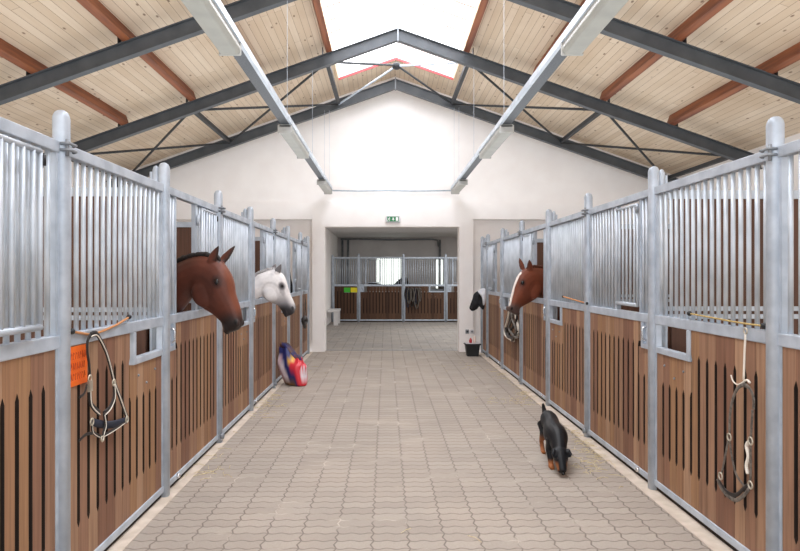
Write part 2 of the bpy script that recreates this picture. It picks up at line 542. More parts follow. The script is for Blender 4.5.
rows = ['edging the skylight', 'first below the skylight edge', 'third down from the ridge', 'lowest in view, just over the stall fronts']
for s, side in ((-1, 'left'), (1, 'right')):
    for k, off in enumerate((1.20, 2.35, 3.49, 4.63)):
        mb = MB()
        z = deck_z(off)
        w = .095
        q = Vector((1, 0, -s * SL)).normalized(); nrm = Vector((s * SL, 0, 1)).normalized()
        c = Vector((RX + s * (off + .005), 0, z - .003))
        pts = [c - q * w / 2, c + q * w / 2, c + q * w / 2 - nrm * .172, c - q * w / 2 - nrm * .172]
        org = Vector((c.x, Y0, c.z))
        mb.prism([p - c for p in pts], (0, 10.73 - Y0, 0))
        o = mb.build('timber_purlin', M['purlin'], loc=org)
        tag(o, 'red-brown timber purlin on the %s roof slope, %s' % (side, rows[k]), 'roof purlin', 'timber purlins')
    # braced end bay: steel struts and crossing flats
    for k, off in enumerate((1.20, 3.49, 5.70)):
        z = deck_z(off) - .27
        x = RX + s * off
        o = MB().box(-.035, .035, 0, 2.60, -.035, .035).build('steel_strut', M['darksteel'], loc=(x, 10.75, z))
        tag(o, 'dark steel strut between the last two rafters on the %s, %s' % (side, ('beside the skylight', 'halfway down the slope', 'low over the stalls')[k]), 'roof strut', 'struts of the end bay')
    for k, (a, b) in enumerate(((1.20, 3.49), (3.49, 1.20), (3.49, 5.70), (5.70, 3.49))):
        pa = Vector((RX + s * a, 10.72, deck_z(a) - .30)); pb = Vector((RX + s * b, 13.37, deck_z(b) - .30))
        o = MB().tube([(0, 0, 0), pb - pa], .022, 6).build('brace_bar', M['darksteel'], loc=pa)
        tag(o, 'dark brace bar on the %s roof slope, %s cross, slanting %s toward the end wall' % (side, 'upper' if k < 2 else 'lower', 'down' if b > a else 'up'), 'brace', 'crossed brace bars')
for s, side, far in ((-1, 'left', 'right'), (1, 'right', 'left')):
    pa = Vector((RX + s * 1.2, 10.72, deck_z(1.2) - .30)); pb = Vector((RX - s * 1.2, 13.37, deck_z(1.2) - .30))
    mid = Vector((RX, 12.0 + .02 * s, ZR - .36))
    o = MB().tube([(0, 0, 0), mid - pa, pb - pa], .022, 6).build('brace_bar', M['darksteel' if s < 0 else 'galv'], loc=pa)
    tag(o, 'brace bar under the skylight running from its near %s edge to the far %s' % (side, far), 'brace', 'crossed brace bars')
o = MB().ell((0, 0, 0), (.09, .09, .07), 10).build('brace_joint', M['black'], loc=(RX, 12.0, ZR - .37), smooth=True)
tag(o, 'black round joint where the brace bars cross under the ridge', 'bracket')

# ------------------------------------------------------------------ stall fronts
MAPS = {'L': lambda u, v, z: (-v, u, z), 'R': lambda u, v, z: (v, u, z), 'B': lambda u, v, z: (u, v, z)}
ZT0, ZT1, ZM0, ZM1, ZB0, ZB1 = 2.265, 2.325, 1.275, 1.345, .040, .088
def ubox(mb, m, u0, u1, v0, v1, z0, z1):
    a, b = m(u0, v0, z0), m(u1, v1, z1)
    return mb.box(a[0], b[0], a[1], b[1], a[2], b[2])

def boards(m, u0, u1, skip=None, pitch=.112, s0=.32, s1=1.08):
    mb = MB()
    n = max(3, round((u1 - u0) / pitch))
    w = (u1 - u0) / n
    g, h = .0012, .016
    for i in range(n):
        b0, b1 = u0 + i * w, u0 + (i + 1) * w
        top, st = ZM0, s1
        if skip and b1 > skip[0] + .02 and b0 < skip[1] - .02:
            top, st = skip[2], skip[2] - .24
        ss = s0 + .0 * i
        hl = h if i > 0 else g
        hr = h if i < n - 1 else g
        pts = [(b0 + g, ZB1), (b0 + g, ss - .03), (b0 + hl, ss), (b0 + hl, st), (b0 + g, st + .035), (b0 + g, top),
               (b1 - g, top), (b1 - g, st + .035), (b1 - hr, st), (b1 - hr, ss), (b1 - g, ss - .03), (b1 - g, ZB1)]
        a = m(0, -.016, 0); b = m(0, .014, 0)
        nf = len(mb.bm.faces)
        mb.prism([m(u, -.016, z) for u, z in pts], Vector(b) - Vector(a))
        mb.bm.faces.ensure_lookup_table()
        for k in (1, 2, 3, 7, 8, 9):              # routed slot edges, slot shade painted on as dark colour
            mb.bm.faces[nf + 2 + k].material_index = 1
    return mb

def infill(m, L, skip, planks, root):
    o = boards(m, .064, L - .064, skip).build('plank_infill', M[planks], root)
    o.data.materials.append(M['slot_shade_rubber'])
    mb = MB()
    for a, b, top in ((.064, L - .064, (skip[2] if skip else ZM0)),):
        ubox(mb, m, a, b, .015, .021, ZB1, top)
    mb.build('slot_shade_sheet', M['slot_shade_rubber'], root)  # added dark sheet, stands in for the unlit stall behind the slots

def bars(m, us, v=0, z0=ZM1 - .01, z1=ZT0 + .01, r=.0135):
    mb = MB()
    for u in us:
        mb.rod(m(u, v, z0), m(u, v, z1), r, 8)
    return mb

def urange(a, b, pitch):
    n = max(1, round((b - a) / pitch))
    return [a + (b - a) * (i + .5) / n for i in range(n)]

def frame(m, L, root, galv='galv'):
    e = .032
    ubox(MB(), m, e, L - e, -.026, .026, ZT0, ZT1).build('top_rail', M[galv], root, bevel=.005)
    ubox(MB(), m, e, L - e, -.026, .026, ZM0, ZM1).build('middle_rail', M[galv], root, bevel=.006)
    ubox(MB(), m, e, L - e, -.026, .022, ZB0, ZB1).build('bottom_rail', M[galv], root, bevel=.006)
    ubox(MB(), m, e, L - e, -.006, .018, .006, ZB0).build('seal_and_gap_shade', M['slot_shade_rubber'], root)  # rubber strip; its dark colour also stands in for the gap's shade
    for u in (e, L - e - .03):
        ubox(MB(), m, u, u + .03, -.02, .02, ZB1 + .001, ZT0 - .001).build('side_upright', M[galv], root)

def fixed_panel(side, loc, L, label, hatch=True, planks='planks'):
    m = MAPS[side]
    root = thing('stall_barrier', loc, label, 'stall barrier', 'fixed stall barriers')
    frame(m, L, root)
    h0, h1, hz = L - .60, L - .064, 1.06
    infill(m, L, (h0, h1, hz) if hatch else None, planks, root)
    bars(m, urange(.064, L - .064, .082)).build('bar_grille', M['galv_bar'], root, smooth=True)
    if hatch:
        mb = MB()
        ubox(mb, m, h0, h0 + .04, -.03, .02, hz, ZM0)
        ubox(mb, m, h0 + .04, h1, -.03, .02, hz, hz + .045)
        mb.build('feed_hatch_frame', M['galv'], root, bevel=.005)
        for q in (h0 + .10, h0 + .24, h0 + .40):
            MB().ell(m(q, -.018, .98 - .07 * (h0 + .2 < q < h0 + .3)), (.009, .009, .009), 6).build('bolt', M['galv_dull'], root, smooth=True)
        mb = MB()                                 # trough behind the hatch
        ubox(mb, m, h0 + .04, h1, .10, .36, .98, 1.0)
        ubox(mb, m, h0 + .04, h1, .34, .36, 1.0, 1.17)
        mb.build('feed_trough', M['galv_dull'], root)
    return root

def stall_door(side, loc, L, label, opened, planks='planks'):
    m = MAPS[side]
    root = thing('stall_door', loc, label, 'stall door', 'sliding stall doors')
    frame(m, L, root)
    infill(m, L, (.0, .20, 1.07), planks, root)
    f0, f1 = .27, .77
    bars(m, urange(.064, f0 - .01, .075) + urange(f1 + .035, L - .064, .082)).build('bar_grille', M['galv_bar'], root, smooth=True)
    for u in (f0 - .015, f1 + .015):
        ubox(MB(), m, u - .015, u + .015, -.018, .018, ZM1, ZT0).build('hatch_jamb', M['galv'], root)
    a, b, v = (f0 + .02, f1 - .02, -.024) if not opened else (f1 + .05, f1 + .50, -.058)
    fl = MB()
    z0, z1 = 1.405, 2.225
    fl.rod(m(a, v, z0), m(b, v, z0), .017); fl.rod(m(a, v, z1), m(b, v, z1), .014)
    for u in (a, b):
        fl.rod(m(u, v, z0), m(u, v, z1), .013)
    fl = fl.build('grille_flap', M['galv_bar'], root, smooth=True)
    bars(m, urange(a + .02, b - .02, .085), v, z0, z1, .0125).build('flap_bars', M['galv_bar'], fl, smooth=True)
    hu = f1 + .012
    for z in (1.50, 2.08):
        MB().rod(m(hu, v * .6, z), m(hu, v * .6, z + .09), .014).build('hinge', M['galv'], fl, smooth=True)
    mb = MB()
    lu = a - .012 if not opened else b + .012
    mb.rod(m(lu, v - .01, 2.16), m(lu, v - .01, 2.21), .012)
    mb.build('latch', M['black' if opened else 'galv_dull'], fl, smooth=True)
    # lock plate at the near edge, under the middle rail
    lp = MB()
    ubox(lp, m, .055, .085, -.034, .02, 1.07, ZM0); ubox(lp, m, .17, .20, -.034, .02, 1.07, ZM0)
    ubox(lp, m, .085, .17, -.034, .02, 1.07, 1.105); ubox(lp, m, .085, .17, -.010, .012, 1.105, ZM0)
    lp = lp.build('lock_plate', M['galv'], root)
    mb = MB()
    mb.tube(catmull([m(.12, -.012, 1.13), m(.12, -.05, 1.15), m(.12, -.055, 1.19), m(.12, -.05, 1.23), m(.12, -.012, 1.245)]), .009, 8)
    mb.build('handle', M['chrome'], lp, smooth=True)
    mb = MB()
    mb.ell(m(.26, -.035, .07), (.02, .02, .02), 8)
    mb.build('floor_roller', M['chrome'], root, smooth=True)
    return root

def post(side, loc, label, h=2.49, clamp=False, slim=True, group='stall front posts'):
    m = MAPS[side]
    root = thing('stall_post', loc, label, 'post', group)
    def ring(s, z, du=0, dv=0):
        out = []
        for i in range(16):
            t = 2 * math.pi * i / 16
            c, q = math.cos(t), math.sin(t)
            k = s / (abs(c) ** 3.2 + abs(q) ** 3.2) ** (1 / 3.2)
            out.append(m(du + c * k, dv + q * k, z))
        return out
    w = .039
    mb = MB()
    mb.rings([ring(w, 0, 0, -.015), ring(w, h - .045, 0, -.015), ring(w * .93, h - .03, 0, -.015), ring(w * .75, h - .014, 0, -.015),
              ring(w * .45, h - .004, 0, -.015), ring(w * .1, h, 0, -.015)])
    mb.build('front_tube', M['galv'], root, smooth=False, bevel=0)
    for p in root.children[0].data.polygons:
        p.use_smooth = abs(p.normal.z) < .99
    if slim:
        mb = MB()
        q, hh = .024, h - (.20 if clamp else .022)
        mb.rings([ring(q, 0, 0, .046), ring(q, hh - .045, 0, .046), ring(q * .93, hh - .03, 0, .046), ring(q * .7, hh - .012, 0, .046), ring(q * .1, hh, 0, .046)])
        mb.build('rear_tube', M['galv'], root, smooth=True)
        if not clamp:
            mb = MB()
            mb.rings([ring(.012, .09, 0, .080), ring(.012, h - .07, 0, .080)])
            mb.build('stop_bar', M['galv'], root)
    if clamp:
        mb = MB()
        z = 2.30
        for dz_ in (-.02, .012):
            mb.tube([m(-.04, -.03, z + dz_), m(-.04, -.075, z + dz_), m(.03, -.075, z + dz_), m(.045, -.052, z + dz_)], .008, 6)
        mb.rod(m(-.03, -.06, z - .05), m(-.03, -.06, z + .035), .009)
        mb.build('slide_clamp', M['galv_dull'], root, smooth=True)
        mb = MB()
        mb.rod(m(-.02, -.075, .07), m(-.02, -.045, .07), .03, 10)
        mb.build('guide_wheel', M['galv_dull'], root, smooth=True)
    return root

nth = ['first', 'second', 'third', 'fourth', 'fifth', 'sixth', 'seventh', 'eighth', 'last']
for side, PS, A, sx, word in (('L', LP, AL, -1, 'left'), ('R', RP, AR, 1, 'right')):
    for i, D in enumerate(PS):
        if i == 0:
            continue
        post(side, (sx * A, D, 0), 'round-capped steel post, %s from the viewer on the %s of the aisle' % (nth[i - 1], word), clamp=(i % 2 == 1))
    for i in range(8):
        L = PS[i + 1] - PS[i]
        loc = (sx * A, PS[i], 0)
        if i % 2 == 0:
            opened = (side == 'L') or i in (4, 6)
            what = {('L', 0): 'with its hatch folded open, cut off by the picture edge',
                    ('R', 0): 'mostly cut off by the right picture edge',
                    ('L', 2): 'with the bay horse looking out', ('L', 4): 'with the white horse looking out',
                    ('L', 6): 'with an open hatch, last before the end wall',
                    ('R', 2): 'with its barred hatch shut, nearest whole one there',
                    ('R', 4): 'with the chestnut horse looking out', ('R', 6): 'with an open hatch, last before the black bucket'}[(side, i)]
            stall_door(side, loc, L, 'wooden stall door on the %s %s' % (word, what), opened)
        else:
            what = {1: {'L': 'behind the orange card and striped halter', 'R': 'behind the long grey halter'}[side],
                    3: {'L': 'between the bay and the white horse', 'R': 'with a brown cord, before the chestnut horse'}[side],
                    5: {'L': 'behind the red and blue feed bag', 'R': 'behind the tangled rope halter'}[side],
                    7: {'L': 'with a dark bridle, touching the end wall', 'R': 'behind the black bucket'}[side]}[i]
            fixed_panel(side, loc, L, 'fixed stall barrier on the %s, %s' % (word, what), hatch=(i < 7))
    for k, i in enumerate((2, 4, 6)):
        x0, x1 = sorted((sx * (A + .075), RX + sx * (OW - .01)))
        root = thing('stall_partition', ((x0 + x1) / 2, PS[i], 0), 'brown boarded partition between boxes on the %s, %s' % (word, ('nearest to the viewer', 'middle of the three', 'farthest back')[k]), 'partition', 'box partitions')
        hw = (x1 - x0) / 2
        mb = MB()
        n = 26
        for j in range(n):
            a = -hw + .04 + (2 * hw - .08) * j / n; b = -hw + .04 + (2 * hw - .08) * (j + 1) / n
            mb.box(a + .001, b - .001, -.018, .018, .06, 2.235)
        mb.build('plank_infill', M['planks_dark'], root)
        mb = MB()
        mb.box(-hw, hw, -.03, .03, 2.236, 2.30); mb.build('top_rail', M['galv'], root)
        mb = MB()
        for z in (1.315, 1.375):
            mb.box(-hw, hw, -.032, -.019, z, z + .035)
        mb.build('middle_rail', M['galv'], root)

# far row of boxes across the cross aisle
BX = [-1.91, -.98, .626, 2.14, 3.65]
BY = 22.75
for i, x in enumerate(BX):
    post('B', (x, BY, 0), 'steel post of the far stall row beyond the doorway, %s from the left' % nth[i], h=2.44 if i else 2.40, group='posts of the far stalls', slim=False)
for i in range(4):
    L = BX[i + 1] - BX[i]
    loc = (BX[i], BY, 0)
    if i == 0:
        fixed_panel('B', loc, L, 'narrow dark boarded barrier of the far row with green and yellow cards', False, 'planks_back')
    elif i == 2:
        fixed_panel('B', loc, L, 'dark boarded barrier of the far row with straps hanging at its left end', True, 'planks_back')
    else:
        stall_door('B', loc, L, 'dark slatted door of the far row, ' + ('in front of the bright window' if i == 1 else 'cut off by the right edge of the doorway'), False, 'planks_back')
for i, x in enumerate(BX[1:4]):
    o = MB().box(-.02, .02, 0, 3.1, .05, 1.27).build('stall_partition', M['planks_back'], loc=(x, BY + .08, 0))
    tag(o, 'dark partition behind the far stall row, ' + ('left', 'middle', 'right')[i] + ' one', 'partition', 'far box partitions')

# ------------------------------------------------------------------ organic bodies
def voxel_mesh(mb, voxel, iters=3, name='body'):
    me = mb.mesh('tmp')
    t = bpy.data.objects.new('tmp', me); C.objects.link(t)
    r = t.modifiers.new('r', 'REMESH'); r.mode = 'VOXEL'; r.voxel_size = voxel; r.use_smooth_shade = True
    s = t.modifiers.new('s', 'SMOOTH'); s.factor = .5; s.iterations = iters
    dg = bpy.context.evaluated_depsgraph_get(); dg.update()
    out = bpy.data.meshes.new_from_object(t.evaluated_get(dg))
    out.name = name
    bpy.data.objects.remove(t); bpy.data.meshes.remove(me)
    for p in out.polygons:
        p.use_smooth = True
    return out

def paint(me, fn):
    a = me.color_attributes.new('Col', 'FLOAT_COLOR', 'POINT')
    for i, v in enumerate(me.vertices):
        a.data[i].color = (*fn(v.co, v.normal), 1)

def sm(a, b, x):
    t = max(0, min(1, (x - a) / (b - a)))
    return t * t * (3 - 2 * t)

def mixc(a, b, t):
    return tuple(x + (y - x) * t for x, y in zip(a, b))

def section(Tp, Bp, n, w, skew, k=18):
    c = (Tp + Bp) / 2; a = (Tp - Bp) / 2
    out = []
    for i in range(k):
        t = 2 * math.pi * i / k
        cs, sn = math.cos(t), math.sin(t)
        out.append(c + a * cs + n * (w * sn * (1 + skew * cs)))
    return out

def horse(name_label, anchor, psi, face, st, ears, eye_px, nostril_px, body_y, mat, mane_mat, colfn, body_end=2.35):
    """st: (top px, bottom px, half width) from neck to muzzle, traced in the head's own plane."""
    A0 = Vector((anchor[0], anchor[1], 0))
    d = Vector((face * math.cos(psi), -math.sin(psi), 0))      # facing direction
    n = Vector((-d.y, d.x, 0))                                  # lateral
    if n.y > 0:
        n = -n                                                  # toward the camera
    def pl(x, y):
        k = (x - CX) / F
        # (A0.x + s d.x) = k (A0.y + s d.y)
        s = (k * A0.y - A0.x) / (d.x - k * d.y)
        p = A0 + d * s
        return Vector((p.x, p.y, CAMZ - (y - HZ) * p.y / F))
    def plo(xy, off):
        """centre-plane point whose near-side twin, off metres toward the camera, shows at that pixel"""
        k = (xy[0] - CX) / F
        B0 = A0 + n * off
        s = (k * B0.y - B0.x) / (d.x - k * d.y)
        p = B0 + d * s
        return Vector((p.x, p.y, CAMZ - (xy[1] - HZ) * p.y / F)) - n * off
    Ts = [pl(*t) for t, b, w in st]; Bs = [pl(*b) for t, b, w in st]; Ws = [w for t, b, w in st]
    # torso behind the neck, inside the box
    base = A0 - d * .30
    fx = face
    tor = [(body_end + .02, 1.28, 1.10, .10), (body_end - .08, 1.42, 1.00, .22), (body_end - .3, 1.52, .88, .28), (body_end - .65, 1.53, .76, .30), (body_end - 1.05, 1.48, .70, .31),
           (body_end - 1.4, 1.52, .74, .28), (body_end - 1.62, 1.58, .82, .24), (body_end - 1.80, 1.62, .95, .19)]
    tt, tb, tw, tn = [], [], [], []
    for s, z1, z0, w in tor:
        x = A0.x - fx * s
        tt.append(Vector((x, body_y, z1))); tb.append(Vector((x + fx * .05, body_y, z0))); tw.append(w)
    allT = tt + Ts; allB = tb + Bs
    allN = [Vector((0, -1, 0))] * len(tt) + [n] * len(Ts)
    allW = tw + Ws
    T2, B2 = catmull(allT, 4), catmull(allB, 4)
    W2 = [v.x for v in catmull([Vector((w, 0, 0)) for w in allW], 4)]
    N2 = [v.normalized() for v in catmull(allN, 4)]
    mb = MB()
    m0 = len(tt) * 4
    rings = []
    for i in range(len(T2)):
        sk = .0 if i < m0 + 6 else min(.22, (i - m0 - 6) * .03)
        rings.append(section(T2[i], B2[i], N2[i], max(.012, W2[i]), sk))
    mb.rings(rings)
    # jowl, brow ridge, facial crest, nostril rim, lips, chin
    eye = plo(eye_px, .085); nos = plo(nostril_px, .045)
    def at(i, t, l, sd):
        k = int(i); f = i - k
        Tq = Ts[k].lerp(Ts[k + 1], f); Bq = Bs[k].lerp(Bs[k + 1], f); Wq = Ws[k] * (1 - f) + Ws[k + 1] * f
        return (Tq + Bq) / 2 + (Tq - Bq) / 2 * t + n * (sd * l * Wq)
    h = (Ts[9] - Ts[5]).normalized()                            # down the nose
    p_ = n.cross(h).normalized()
    HR = Matrix((h, n, p_)).transposed()                        # columns: nose, lateral, forehead
    eyes = []
    for sd in (1, -1):
        ep = eye + n * sd * .086
        eyes.append(ep)
        mb.ell(ep - n * sd * .018 + p_ * .020 - h * .008, (.048, .026, .018), 12, HR)
        mb.ell(ep - n * sd * .022 - p_ * .020 + h * .006, (.040, .026, .014), 12, HR)
        mb.ell(at(3.95, -.42, .62, sd), (.118, .040, .100), 16, HR)
        for q in range(5):
            mb.ell(at(5.4 + q * .55, .12, .86 - .02 * q, sd), (.040, .014, .016), 10, HR)
        mb.ell(nos + n * sd * (Ws[-3] * .72) + h * .010, (.034, .020, .028), 12, HR)
        mb.ell(nos + n * sd * (Ws[-3] * .90) - p_ * .024, (.030, .012, .010), 10, HR)
        mb.ell(at(9.6, -.55, .55, sd), (.045, .022, .022), 10, HR)
    mb.ell(at(10, -.82, 0, 1), (.036, .040, .024), 12, HR)
    # ears
    for (bx, by), (tx, ty), sd, wid in ears:
        b0 = pl(bx, by) + n * sd * .055; t0 = pl(tx, ty) + n * sd * .075
        ax = t0 - b0
        fr = (d - ax.normalized() * d.dot(ax.normalized())).normalized()
        la = ax.normalized().cross(fr)
        rr = []
        for f, w_, th in ((-.12, .75, .022), (.0, .9, .022), (.3, 1.0, .017), (.6, .75, .013), (.85, .38, .010), (1.0, .08, .006)):
            c = b0 + ax * f
            rr.append([c + fr * (w_ * wid * math.cos(2 * math.pi * q / 10)) + la * (th * math.sin(2 * math.pi * q / 10)) for q in range(10)])
        mb.rings(rr)
    # legs
    fxv = Vector((-fx, 0, 0))
    for s0, hind in ((body_end - 1.58, False), (body_end - .28, True)):
        for sd in (1, -1):
            y = body_y + sd * .145
            def q(s, z): return Vector((A0.x - fx * s, y, z))
            if not hind:
                chain = [(s0 - .02, 1.05, .14), (s0, .86, .115), (s0, .70, .082), (s0 - .01, .50, .060), (s0, .44, .056), (s0, .30, .040), (s0, .17, .042), (s0 - .04, .10, .040), (s0 - .06, .05, .055), (s0 - .07, 0.004, .062)]
            else:
                chain = [(s0 - .02, 1.20, .20), (s0 - .10, .95, .17), (s0 - .10, .84, .13), (s0 + .06, .66, .080), (s0 + .13, .55, .062), (s0 + .12, .48, .056), (s0 + .09, .30, .046), (s0 + .07, .17, .045), (s0 + .03, .10, .042), (s0 + .01, .05, .055), (s0, .004, .062)]
            mb.tube([q(c[0], c[1]) for c in chain], [c[2] for c in chain], 12)
    me = voxel_mesh(mb, .0085, 2, 'horse')
    org = Vector((A0.x - fx * (body_end - .9), body_y, 0))
    mouth = [at(11.6, -.1, 0, 1), at(10.8, -.42, 0, 1), at(10.0, -.45, 0, 1), at(9.3, -.40, 0, 1)]
    keys = dict(mouth=mouth, h=h, p=p_, jowl=at(3.95, -.42, 0, 1), eye=eye, nos=nos, d=d, n=n, T=Ts, B=Bs, ears=[pl(*e[1]) + n * e[2] * .075 for e in ears], earb=[pl(*e[0]) + n * e[2] * .055 for e in ears])
    paint(me, lambda co, nr: colfn(co, nr, keys))
    me.transform(Matrix.Translation(-org))
    me.materials.append(mat)
    o = bpy.data.objects.new('horse', me); C.objects.link(o); o.location = org
    tag(o, name_label, 'horse')
    for ep, sd in zip(eyes, (1, -1)):
        MB().ell(ep + n * sd * .0 - org, (.030, .020, .022), 14, HR).build('eye', M['eye'], o, smooth=True)
    # mane along the crest, and tail
    mb = MB()
    crest = catmull(tt[-2:] + Ts[:4], 6)
    rnd = random.Random(3)
    for i in range(len(crest) - 1):
        c = crest[i]
        h = .035 * min(1, (len(crest) - i) / 4)
        for sd in (-.5, .5):
            mb.ell(c + n * sd * .028 + Vector((0, 0, .004 + rnd.uniform(-.006, .006))) - org, (.030, .022, .020 + rnd.uniform(-.004, .006)), 8)
    rnd = random.Random(4)
    for q in range(7):                                # forelock between the ears
        mb.ell(Ts[3].lerp(Ts[4], q * .14) + n * rnd.uniform(-.02, .02) + p_ * .006 - org, (.030, .014, .012), 8, HR)
    mb.build('mane', mane_mat, o, smooth=True)
    tb0 = tt[0] + Vector((-fx * .0, 0, .08)); 
    mb = MB()
    mb.tube(catmull([p - org for p in (tb0, tb0 + Vector((-fx * .09, 0, -.05)), tb0 + Vector((-fx * .13, 0, -.3)), tb0 + Vector((-fx * .11, 0, -.75)))], 4),
            [.03 + .035 * math.sin(math.pi * (.15 + .8 * i / 12)) for i in range(13)], 10)
    mb.build('tail', mane_mat, o, smooth=True)
    return o

def seg_d(co, path, n):
    """distance to a polyline, ignoring the sideways direction n"""
    best = 9
    for a, b in zip(path, path[1:]):
        ab = b - a; t = max(0, min(1, (co - a).dot(ab) / ab.length_squared))
        q = co - (a + ab * t); q -= n * q.dot(n)
        best = min(best, q.length)
    return best

def flat_d(co, c, k, ah=1, ap=1):
    q = co - c
    return math.hypot(q.dot(k['h']) / ah, q.dot(k['p']) / ap)

def features(c, co, nr, k, dark, black, eye_amt):
    if (co - k['eye']).length > .55:
        return c
    c = mixc(c, dark, eye_amt * sm(.058, .024, flat_d(co, k['eye'], k, 1.25, 1)))
    c = mixc(c, black, .95 * sm(.030, .018, flat_d(co, k['nos'] - k['p'] * .002, k, 1.05, .75)) * (1 if abs((co - k['nos']).dot(k['n'])) > .02 else 0))
    c = mixc(c, black, .8 * sm(.009, .004, seg_d(co, k['mouth'], k['n'])))
    # soft darkening behind the jowl and under the jaw, shade painted into the coat
    r_ = flat_d(co, k['jowl'], k, 1.18, 1.0)
    c = mixc(c, dark, .22 * sm(.022, .0, abs(r_ - .112)) * (1 if (co - k['jowl']).dot(k['h']) < .05 else 0))
    return c

def ear_tint(c, co, nr, k, col, amt, rim, side=False):
    for e, b in zip(k['ears'], k['earb']):
        ax = e - b
        t = (co - b).dot(ax.normalized()) / ax.length
        if t > .12 and (co - (b + ax * t)).length < .065:
            inner = sm(.0, .5, nr.dot(k['n'] if side else k['d']))
            c = mixc(c, col, max(amt * inner, rim * sm(.55, 1.0, t)))
    return c

def bay_col(co, nr, k):
    base = lin('#633426')[:3]; dark = lin('#2c1610')[:3]; blk = lin('#211c1c')[:3]; nose_hilite = lin('#8a4c32')[:3]
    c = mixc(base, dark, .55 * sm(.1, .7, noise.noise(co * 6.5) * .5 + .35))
    c = mixc(c, nose_hilite, .5 * sm(.10, .03, seg_d(co, k['T'][5:10], Vector((0, 0, 0)))))  # highlight down the nose painted into the coat
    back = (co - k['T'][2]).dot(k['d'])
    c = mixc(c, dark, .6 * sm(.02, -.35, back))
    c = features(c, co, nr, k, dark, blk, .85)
    c = mixc(c, blk, .94 * sm(.185, .070, (co - (k['nos'] * .5 + k['B'][-2] * .5)).length))
    c = mixc(c, lin('#050404')[:3], sm(.026, .014, flat_d(co, k['nos'], k, 1.1, .7)) * (1 if abs((co - k['nos']).dot(k['n'])) > .02 else 0))
    c = ear_tint(c, co, nr, k, blk, .75, .9)
    if co.z < .6:
        c = blk
    return c

def white_col(co, nr, k):
    base = lin('#efecec')[:3]; gr = lin('#8a888f')[:3]; blk = lin('#1f1d22')[:3]
    c = mixc(base, gr, .30 * sm(.45, .9, noise.noise(co * 12) * .5 + .5))
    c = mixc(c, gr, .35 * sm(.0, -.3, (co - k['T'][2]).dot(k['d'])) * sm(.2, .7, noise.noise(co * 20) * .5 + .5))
    ln = (k['nos'] - k['eye']).normalized(); up = ln.cross(k['n']); up = up if up.dot(k['p']) > 0 else -up
    q = co - k['eye']
    low = sm(.035, -.05, q.dot(up))
    c = mixc(c, gr, .9 * low * sm(.03, .22, q.dot(ln)))
    c = mixc(c, blk, .75 * sm(.01, -.06, q.dot(up)) * sm(.16, .32, q.dot(ln)))
    c = mixc(c, gr, .3 * sm(.14, .30, q.dot(ln)))
    c = mixc(c, gr, .5 * sm(.05, .02, flat_d(co, k['eye'] + k['h'] * .07 - k['p'] * .02, k, 1.8, .8)))
    c = features(c, co, nr, k, lin('#4c484e')[:3], blk, .95)
    c = mixc(c, blk, .96 * sm(.190, .090, (co - (k['B'][-2] * .55 + k['B'][-4] * .45)).length))
    c = mixc(c, blk, .7 * sm(.095, .03, (co - k['nos'] - k['h'] * .02).length))
    c = ear_tint(c, co, nr, k, lin('#4a464b')[:3], .9, .5, True)
    if co.z < .5:
        c = gr
    return c

def chest_col(co, nr, k):
    base = lin('#7a402b')[:3]; dark = lin('#472216')[:3]; wh = lin('#e8dfd8')[:3]; gr = lin('#4d403d')[:3]
    c = mixc(base, dark, .5 * sm(.15, .75, noise.noise(co * 6.5) * .5 + .35))
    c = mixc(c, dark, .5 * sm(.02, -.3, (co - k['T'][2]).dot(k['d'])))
    c = features(c, co, nr, k, dark, lin('#100b0a')[:3], .85)
    c = mixc(c, gr, .9 * sm(.165, .075, (co - (k['nos'] * .5 + k['B'][-2] * .5)).length))
    T = k['T']
    w_ = .026 + .010 * noise.noise(co * 9)
    d_ = seg_d(co, [T[5].lerp(T[6], .3)] + T[6:10], Vector((0, 0, 0)))
    c = mixc(c, wh, sm(w_ + .010, w_, d_))
    c = mixc(c, wh, sm(.042, .034, (co - T[5].lerp(T[4], .1)).length))
    c = mixc(c, lin('#0c0808')[:3], sm(.024, .014, flat_d(co, k['nos'], k, 1.1, .7)) * (1 if abs((co - k['nos']).dot(k['n'])) > .02 else 0))
    c = ear_tint(c, co, nr, k, dark, .7, .5)
    return c

R_ = math.radians
st1 = [((176, 263.5), (166, 328), .105), ((188, 258), (181, 312), .095), ((201, 255), (191, 299), .088), ((212, 256.5), (194, 299), .088), ((221, 260), (201, 307), .092),
       ((228.5, 270), (209, 312), .100), ((233, 281), (213.5, 315), .092), ((235, 293), (218.5, 319.5), .074), ((238.5, 303), (222, 323.5), .062), ((241, 312), (223, 328), .058),
       ((242, 320), (225.5, 331.5), .056), ((241, 326), (229.5, 332.5), .046), ((238.5, 329.5), (234, 331.5), .024)]
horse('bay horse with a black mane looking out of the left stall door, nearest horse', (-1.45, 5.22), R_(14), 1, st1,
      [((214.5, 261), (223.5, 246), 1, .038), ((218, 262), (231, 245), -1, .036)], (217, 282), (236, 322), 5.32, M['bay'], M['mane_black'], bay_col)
st2 = [((250, 279), (243, 308), .105), ((257, 274.5), (254.5, 300.5), .095), ((264, 271.5), (262.5, 296.5), .088), ((271, 269.5), (265.5, 299.5), .088), ((277, 270), (269.5, 302), .092),
       ((283, 274), (274, 304), .100), ((286.5, 280.5), (277.5, 305.5), .092), ((288.5, 288), (279.5, 308), .074), ((291, 295), (282, 311.5), .062), ((293.7, 301), (283, 314), .058),
       ((295.6, 306), (284.7, 315.5), .056), ((295.3, 310.5), (288, 316), .046), ((293.5, 313.5), (290.8, 315.2), .024)]
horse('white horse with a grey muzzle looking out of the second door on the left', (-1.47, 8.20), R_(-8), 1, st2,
      [((277, 273), (281.5, 264), 1, .042), ((272, 271), (276, 263.5), -1, .036)], (281.8, 286), (292.8, 308), 8.36, M['grey'], M['mane_grey'], white_col)
